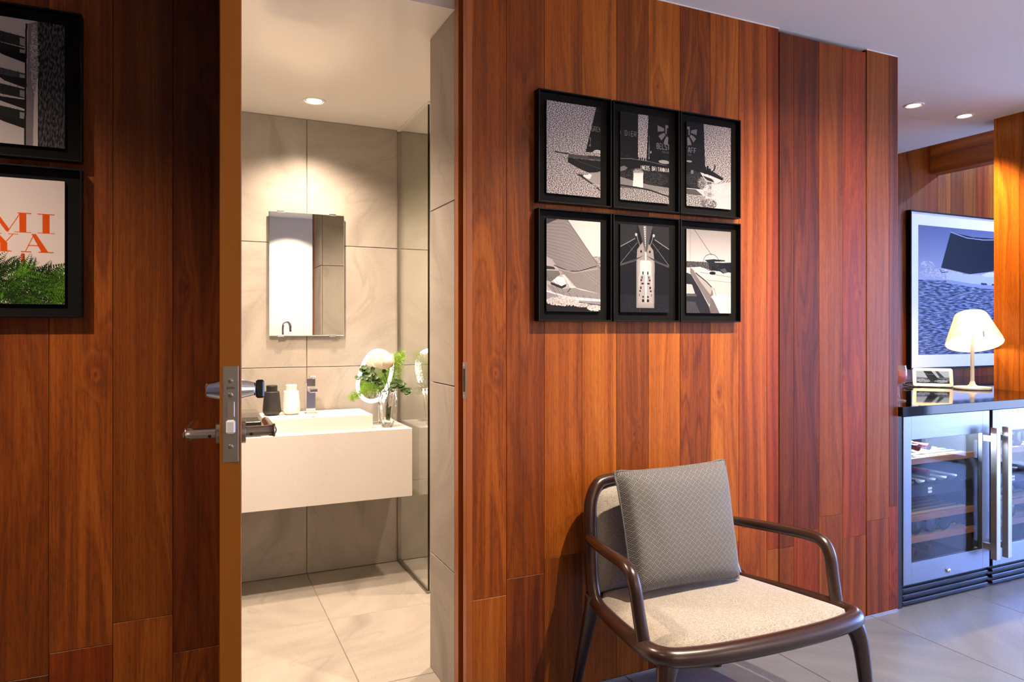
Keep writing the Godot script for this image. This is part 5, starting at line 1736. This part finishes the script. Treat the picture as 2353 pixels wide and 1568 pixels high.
func build_counter() -> void:
	var ct := thing("bar_counter", "polished black stone counter top over the wine coolers", "counter")
	var g := geo()
	g.bx(Vector3(2.757, 0.829, PICWALL + 0.001), Vector3(4.0595, 0.870, 0.022), 0.002)
	part(g, "slab", M.black_stone, ct)
	part(geo().bx(Vector3(4.0597, 0.829, PICWALL + 0.001), Vector3(5.75, 0.870, -0.386), 0.001), "slab", M.black_stone, ct)
	part(geo().bx(Vector3(2.7575, 0.0, -0.55), Vector3(2.789, 0.8285, -0.004), 0.0), "end_panel", M.black_body, ct)
	part(geo().bx(Vector3(2.757, 0.0, PICWALL + 0.002), Vector3(5.7, 0.8285, -0.60), 0.0), "plinth", M.black_body, ct)
	part(geo().bx(Vector3(4.004, 0.0, -0.55), Vector3(4.058, 0.8285, -0.004), 0.0), "end_panel", M.black_body, ct)
	part(geo().bx(Vector3(3.3865, 0.001, -0.06), Vector3(3.4055, 0.8285, -0.024), 0.0), "stile", M.black_body, ct)
	cooler(2.790, "steel framed wine cooler with a key lock next to the teak wall", true, 0.2575)
	cooler(3.407, "steel framed wine cooler without a lock beside the teak pier", false, -0.2745)
	# bottles lying in the coolers
	var bg := bottle_geo()
	var bm: ArrayMesh = bg[0].mesh()
	var cm: ArrayMesh = bg[1].mesh()
	var proto: Node3D = null
	var sets := [
		[2.790, 0.616, [-0.215, -0.140, -0.065, 0.010], "red capped wine bottle lying on the top shelf of the locked cooler"],
		[2.790, 0.267, [-0.21, -0.11, -0.01, 0.09], "dark wine bottle lying on the lowest shelf of the locked cooler"],
		[2.790, 0.500, [-0.22, -0.145, 0.0], "red capped wine bottle in the black cradle of the locked cooler"],
		[2.790, 0.150, [-0.17, -0.09, 0.02], "red capped wine bottle on the floor of the locked cooler"],
		[3.407, 0.616, [-0.16, -0.07, 0.03], "dark wine bottle on the top shelf of the cooler beside the pier"],
		[3.407, 0.362, [-0.22, -0.14, -0.06, 0.02], "red capped wine bottle on the middle shelf of the cooler beside the pier"],
		[3.407, 0.267, [-0.21, -0.12, -0.03], "dark wine bottle on the lowest shelf of the cooler beside the pier"]]
	for s in sets:
		for dx in s[2]:
			var at := Vector3(s[0] + 0.2975 + dx, s[1] + (0.0445 if s[1] > 0.2 and s[1] != 0.5 else 0.0385), -0.235)
			if s[1] == 0.500:
				at.y = 0.5410
			var b: Node3D
			if proto == null:
				b = thing("wine_bottle", s[3], "bottle", at)
				part(bm, "glass", M.bottle, b)
				part(cm, "capsule", M.capsule, b)
				proto = b
			else:
				b = copy(proto, at, 0.0, s[3])
			if "dark" in s[3]:
				b.rotation.y = PI
				b.position.z = -0.26
			b.set_meta("group", "bottles in the %s cooler" % ("locked" if s[0] < 3.0 else "pier-side"))

	# table lamp with a tilted drum shade
	var lp := Vector3(3.945, 0.8705, -0.43)
	var lamp := thing("table_lamp", "white table lamp with a tilted conical shade, switched on", "lamp", lp)
	part(geo().lathe([Vector2(0.0, 0.0), Vector2(0.090, 0.0), Vector2(0.092, 0.003), Vector2(0.092, 0.010), Vector2(0.088, 0.014), Vector2(0.030, 0.017), Vector2(0.016, 0.026), Vector2(0.010, 0.045), Vector2(0.0, 0.045)], 48), "base", M.lamp_white, lamp)
	part(geo().lathe([Vector2(0.0098, 0.040), Vector2(0.0095, 0.20), Vector2(0.006, 0.34), Vector2(0.0, 0.34)], 24), "stem", M.lamp_white, lamp)
	var face_cam := Vector3(CAM.x - lp.x, 0, CAM.z - lp.z).normalized()
	var tilt_axis := Vector3.UP.cross(face_cam).normalized()
	var tb := Basis(tilt_axis, deg_to_rad(-23.0)) * Basis(face_cam, deg_to_rad(6.0))
	var sc := Vector3(0.0, 0.335, 0.0)
	var sh := part(geo().lathe([Vector2(0.140, -0.085), Vector2(0.079, 0.080), Vector2(0.079, 0.080), Vector2(0.076, 0.083), Vector2(0.073, 0.080), Vector2(0.073, 0.080), Vector2(0.1375, -0.085), Vector2(0.1375, -0.085), Vector2(0.140, -0.085)], 56), "shade", M.shade, lamp, sc)
	sh.basis = tb
	var dif := part(geo().lathe([Vector2(0.0, 0.0775), Vector2(0.0735, 0.0775)], 40), "top_diffuser", M.shade, lamp, sc)
	dif.basis = tb
	var rim_dir := tb.inverse() * face_cam
	rim_dir = Vector3(rim_dir.x, 0, rim_dir.z).normalized().rotated(Vector3.UP, 0.35)
	part(geo().tube([rim_dir * 0.1395 + Vector3(0, -0.075, 0), rim_dir * 0.137 + Vector3(0, -0.105, 0)], 0.004, 8), "pull_switch", M.alu, sh)
	part(geo().ball(sc + Vector3(0, 0.012, 0), Vector3(0.028, 0.034, 0.028), 16), "bulb", M.bulb, lamp)
	var l := OmniLight3D.new()
	l.name = "lamp_light"
	add_child(l, true)
	l.position = lp + sc + Vector3(0, 0.012, 0)
	l.light_energy = 0.22
	l.light_color = Color(1.0, 0.84, 0.64)
	l.light_size = 0.03
	l.omni_range = 8.0
	l.omni_attenuation = 2.0
	l.shadow_enabled = true

	# smart display
	var dp := Vector3(3.862, 0.8705, -0.60)
	var fc := Vector3(CAM.x - dp.x, 0, CAM.z - dp.z).normalized()
	var sd := thing("smart_display", "small white framed display showing a yacht on its screen", "display", dp, atan2(fc.x, fc.z) + 0.12)
	var body := Node3D.new()
	body.name = "housing"
	var g2 := geo()
	var rim := []
	for q in [[-1, -1], [1, -1], [1, 1], [-1, 1]]:
		for k in 5:
			var a: float = atan2(q[1], q[0]) + (k - 2) * PI / 8.0
			rim.append(Vector3(q[0] * 0.088 + cos(a) * 0.012, 0.058 + q[1] * 0.042 + sin(a) * 0.012, 0))
	var front := []
	var back := []
	for p in rim:
		front.append(p + Vector3(0, 0, 0.006))
		back.append(p - Vector3(0, 0, 0.006))
	g2.face(front, Vector3.BACK)
	g2.face(back, Vector3.FORWARD)
	g2.sheet([PackedVector3Array(front), PackedVector3Array(back)], true)
	body.free()
	var hs := part(g2, "housing", M.lamp_white, sd)
	hs.rotation.x = deg_to_rad(-20.0)
	var gs := geo()
	gs.face([Vector3(-0.082, 0.0215, 0.0064), Vector3(0.082, 0.0215, 0.0064), Vector3(0.082, 0.0955, 0.0064), Vector3(-0.082, 0.0955, 0.0064)], Vector3.BACK, [Vector2(0, 1), Vector2(1, 1), Vector2(1, 0), Vector2(0, 0)])
	part(gs, "screen", M.screen_on, hs)
	part(geo().lathe([Vector2(0.0, 0.0), Vector2(0.044, 0.0), Vector2(0.046, 0.004), Vector2(0.042, 0.04), Vector2(0.028, 0.062), Vector2(0.0, 0.066)], 28, Vector3(0, 0.0, -0.072)), "stand", M.lamp_white, sd)
	var gc := geo()
	limb(gc, [Vector4(-0.04, 0.012, -0.06, 0.003), Vector4(-0.10, 0.020, -0.05, 0.003), Vector4(-0.135, 0.020, -0.03, 0.006), Vector4(-0.145, 0.010, 0.0, 0.004), Vector4(-0.10, 0.004, 0.02, 0.003), Vector4(-0.05, 0.004, -0.01, 0.003)], 6, 10)
	part(gc, "power_cord", M.cord, sd)
	# wine glass at the wall end
	var wg := thing("wine_glass", "stemmed glass holding an amber drink beside the teak wall", "glass", Vector3(2.992, 0.8705, -0.17))
	part(geo().lathe([Vector2(0.0, 0.003), Vector2(0.030, 0.001), Vector2(0.031, 0.0), Vector2(0.028, 0.004), Vector2(0.006, 0.008), Vector2(0.0035, 0.02), Vector2(0.0035, 0.068), Vector2(0.012, 0.078), Vector2(0.030, 0.098), Vector2(0.036, 0.12), Vector2(0.034, 0.145), Vector2(0.030, 0.165)], 32), "glass", M.thin_glass, wg)
	part(geo().lathe([Vector2(0.0, 0.079), Vector2(0.011, 0.080), Vector2(0.028, 0.099), Vector2(0.034, 0.12), Vector2(0.0335, 0.14), Vector2(0.0335, 0.14), Vector2(0.0, 0.14)], 32), "drink", M.amber, wg)


# ------------------------------------------------------------------ lamps in the ceilings
func downlight(at: Vector3, label: String, lens: Material, r: float, group: String) -> void:
	var d := thing("downlight", label, "ceiling light", at, 0.0, group)
	part(geo().lathe([Vector2(r, 0.0), Vector2(r, -0.003), Vector2(r * 0.96, -0.0045), Vector2(r * 0.80, -0.0045), Vector2(r * 0.78, -0.0035), Vector2(r * 0.74, -0.0005)], 40), "trim_ring", M.white_trim, d)
	part(geo().lathe([Vector2(r * 0.76, -0.0009), Vector2(r * 0.66, -0.0009)], 40), "baffle", M.plate, d)
	part(geo().lathe([Vector2(r * 0.655, -0.0012), Vector2(r * 0.5, -0.0022), Vector2(0.0, -0.0028)], 40), "lens", lens, d)


func build_lamps() -> void:
	var wgp := "downlights in the reception ceiling"
	downlight(Vector3(3.43, CEIL, -0.408), "round recessed downlight above the smart display end of the counter", M.lens, 0.048, wgp)
	downlight(Vector3(3.85, CEIL, -0.412), "round recessed downlight above the table lamp", M.lens, 0.048, wgp)
	downlight(Vector3(1.48, CEIL, 0.94), "recessed spotlight in the ceiling in front of the six prints", M.lens, 0.048, wgp)
	downlight(Vector3(2.02, CEIL, 0.94), "recessed spotlight in the ceiling in front of the flush cupboard", M.lens, 0.048, wgp)
	downlight(Vector3(-0.85, CEIL, 0.94), "recessed spotlight in the ceiling in front of the fern poster", M.lens, 0.048, wgp)
	for k in 3:  # second and third are added, to bounce fill light onto the ceiling
		downlight(Vector3(0.95 + 1.7 * k, CEIL, 2.2), "recessed wall washer in the row before the white wall, last two added as fill", M.lens, 0.048, wgp)
	downlight(Vector3(0.513, BCEIL, -1.215), "round recessed downlight in the washroom ceiling above the basin", M.lens_bath, 0.0525, "")
	downlight(Vector3(0.05, BCEIL, -0.62), "recessed downlight in the washroom ceiling behind the open door", M.lens_bath, 0.0525, "")
	downlight(Vector3(1.42, BCEIL, -0.85), "recessed downlight over the shower behind the glass screen", M.lens_bath, 0.0525, "")
	downlight(Vector3(6.0, 3.06, -0.55), "cool recessed spotlight high in the light well", M.cool_led, 0.06, "")

	# kitchen counter behind the viewer, seen in the washroom mirror
	var kc := thing("kitchen_counter", "white base cabinet with a worktop against the white wall", "cabinet", Vector3(0.55, 0, 2.05))
	part(geo().bx(Vector3(0, 0.06, 0.02), Vector3(1.25, 0.83, 0.549), 0.002), "carcass", M.cabinet_white, kc)
	for k in 2:
		var dr := part(geo().bx(Vector3(0.004 + k * 0.623, 0.065, 0.0), Vector3(0.623 + k * 0.623, 0.826, 0.0195), 0.002), "door", M.cabinet_white, kc)
		part(geo().bx(Vector3(0.56 + k * 0.07, 0.60, -0.022), Vector3(0.572 + k * 0.07, 0.78, 0.0), 0.002), "handle", M.satin, dr)
	part(geo().bx(Vector3(0, 0.0, 0.05), Vector3(1.25, 0.06, 0.549), 0.0), "plinth", M.black_body, kc)
	part(geo().bx(Vector3(-0.005, 0.831, -0.01), Vector3(1.255, 0.87, 0.549), 0.002), "worktop", M.quartz, kc)
	var kt := thing("kitchen_tap", "tall chrome gooseneck tap on the white worktop", "tap", Vector3(0.86, 0.8705, 2.36))
	var g := geo()
	limb(g, [Vector4(0, 0.0, 0, 0.013), Vector4(0, 0.2, 0, 0.013), Vector4(0, 0.36, 0, 0.013), Vector4(0.012, 0.395, -0.02, 0.013), Vector4(0.03, 0.405, -0.05, 0.013), Vector4(0.048, 0.395, -0.08, 0.013), Vector4(0.058, 0.36, -0.10, 0.0145), Vector4(0.06, 0.31, -0.102, 0.0155)], 6, 16)
	part(g, "neck", M.chrome, kt)
	part(geo().bx(Vector3(-0.03, 0, -0.03), Vector3(0.03, 0.012, 0.03), 0.004), "base", M.chrome, kt)


func _ready() -> void:
	rng.seed = 20240611
	# ---- camera
	var cam := Camera3D.new()
	cam.name = "camera"
	add_child(cam)
	cam.position = CAM
	cam.rotation.y = deg_to_rad(-YAW)
	cam.near = 0.05
	cam.far = 200.0
	cam.projection = Camera3D.PROJECTION_FRUSTUM
	cam.size = 1568.0 / FOCAL * cam.near
	cam.frustum_offset = Vector2(0.0, -(784.0 - HORIZON) / FOCAL * cam.near)
	cam.current = true
	# ---- sky and exposure
	var we := WorldEnvironment.new()
	we.name = "environment"
	var env := Environment.new()
	env.background_mode = Environment.BG_SKY
	var sky := Sky.new()
	var sm := ProceduralSkyMaterial.new()
	sm.sky_top_color = Color(0.42, 0.56, 0.95)
	sm.sky_horizon_color = Color(0.68, 0.78, 1.0)
	sm.ground_bottom_color = Color(0.48, 0.54, 0.68)
	sm.ground_horizon_color = Color(0.60, 0.67, 0.84)
	sm.sky_energy_multiplier = 4.0
	sm.ground_energy_multiplier = 4.0
	sky.sky_material = sm
	env.sky = sky
	env.tonemap_mode = Environment.TONE_MAPPER_LINEAR
	env.tonemap_exposure = 1.0
	env.sdfgi_enabled = true
	env.ssao_enabled = true
	env.ssil_enabled = true
	we.environment = env
	add_child(we)
	# ---- lamps (their fittings stand in build_lamps)
	var warm := Color(1.0, 0.915, 0.80)
	var bath := Color(1.0, 0.89, 0.785)
	spot(Vector3(1.48, CEIL - 0.012, 0.94), Vector3(1.47, 0.15, 0.30), 6.2, warm, 51.0, 1.0, 0.012)
	spot(Vector3(2.02, CEIL - 0.012, 0.94), Vector3(2.42, 0.50, 0.05), 4.4, warm, 52.0, 1.0, 0.012)
	spot(Vector3(-0.85, CEIL - 0.012, 0.94), Vector3(-0.48, 0.10, 0.12), 4.6, warm, 42.0, 1.0, 0.02)
	for k in 3:   # wall washers before the white wall; the last two added for bounced ceiling fill
		spot(Vector3(0.95 + 1.7 * k, CEIL - 0.012, 2.2), Vector3(0.95 + 1.7 * k, 0.9, 2.6), [8.0, 10.0, 8.0][k], Color(1.0, 0.91, 0.80), 50.0, 1.0, 0.02)
	spot(Vector3(3.43, CEIL - 0.012, -0.408), Vector3(3.43, 0.8, -0.45), 2.2, Color(1.0, 0.86, 0.66), 40.0, 1.0, 0.03)
	spot(Vector3(3.85, CEIL - 0.012, -0.412), Vector3(3.93, 0.8, -0.42), 9.0, Color(1.0, 0.82, 0.56), 43.0, 1.0, 0.03)
	spot(Vector3(0.513, BCEIL - 0.012, -1.215), Vector3(0.513, 0.8, -1.20), 4.4, bath, 64.0, 1.0, 0.03)
	spot(Vector3(0.05, BCEIL - 0.012, -0.62), Vector3(0.12, 0.0, -0.62), 5.4, bath, 66.0, 0.8, 0.03)
	spot(Vector3(1.42, BCEIL - 0.012, -0.85), Vector3(1.42, 0.0, -0.85), 5.5, bath, 66.0, 0.8, 0.03)
	spot(Vector3(6.0, 3.04, -0.55), Vector3(4.6, 1.7, -1.05), 5.0, Color(0.80, 0.87, 1.0), 48.0, 0.8, 0.03)

	print("textures")
	make_textures()
	make_prints()
	make_materials()
	M.stone_pale = textured(M.stone_tex0, 0.5, Color(1.0, 1.0, 1.0))
	M.satin_steel = mat(Color(0.76, 0.73, 0.70), 0.34, 1.0)
	M.steel_plain = mat(Color(0.55, 0.56, 0.58), 0.3, 1.0)
	M.cool_dim = glow(Color(0.8, 0.9, 1.0), 0.35)
	print("structure")
	build_shell()
	build_washroom()
	build_door()
	print("objects")
	build_chair()
	build_pictures()
	build_counter()
	build_lamps()
	print("done")
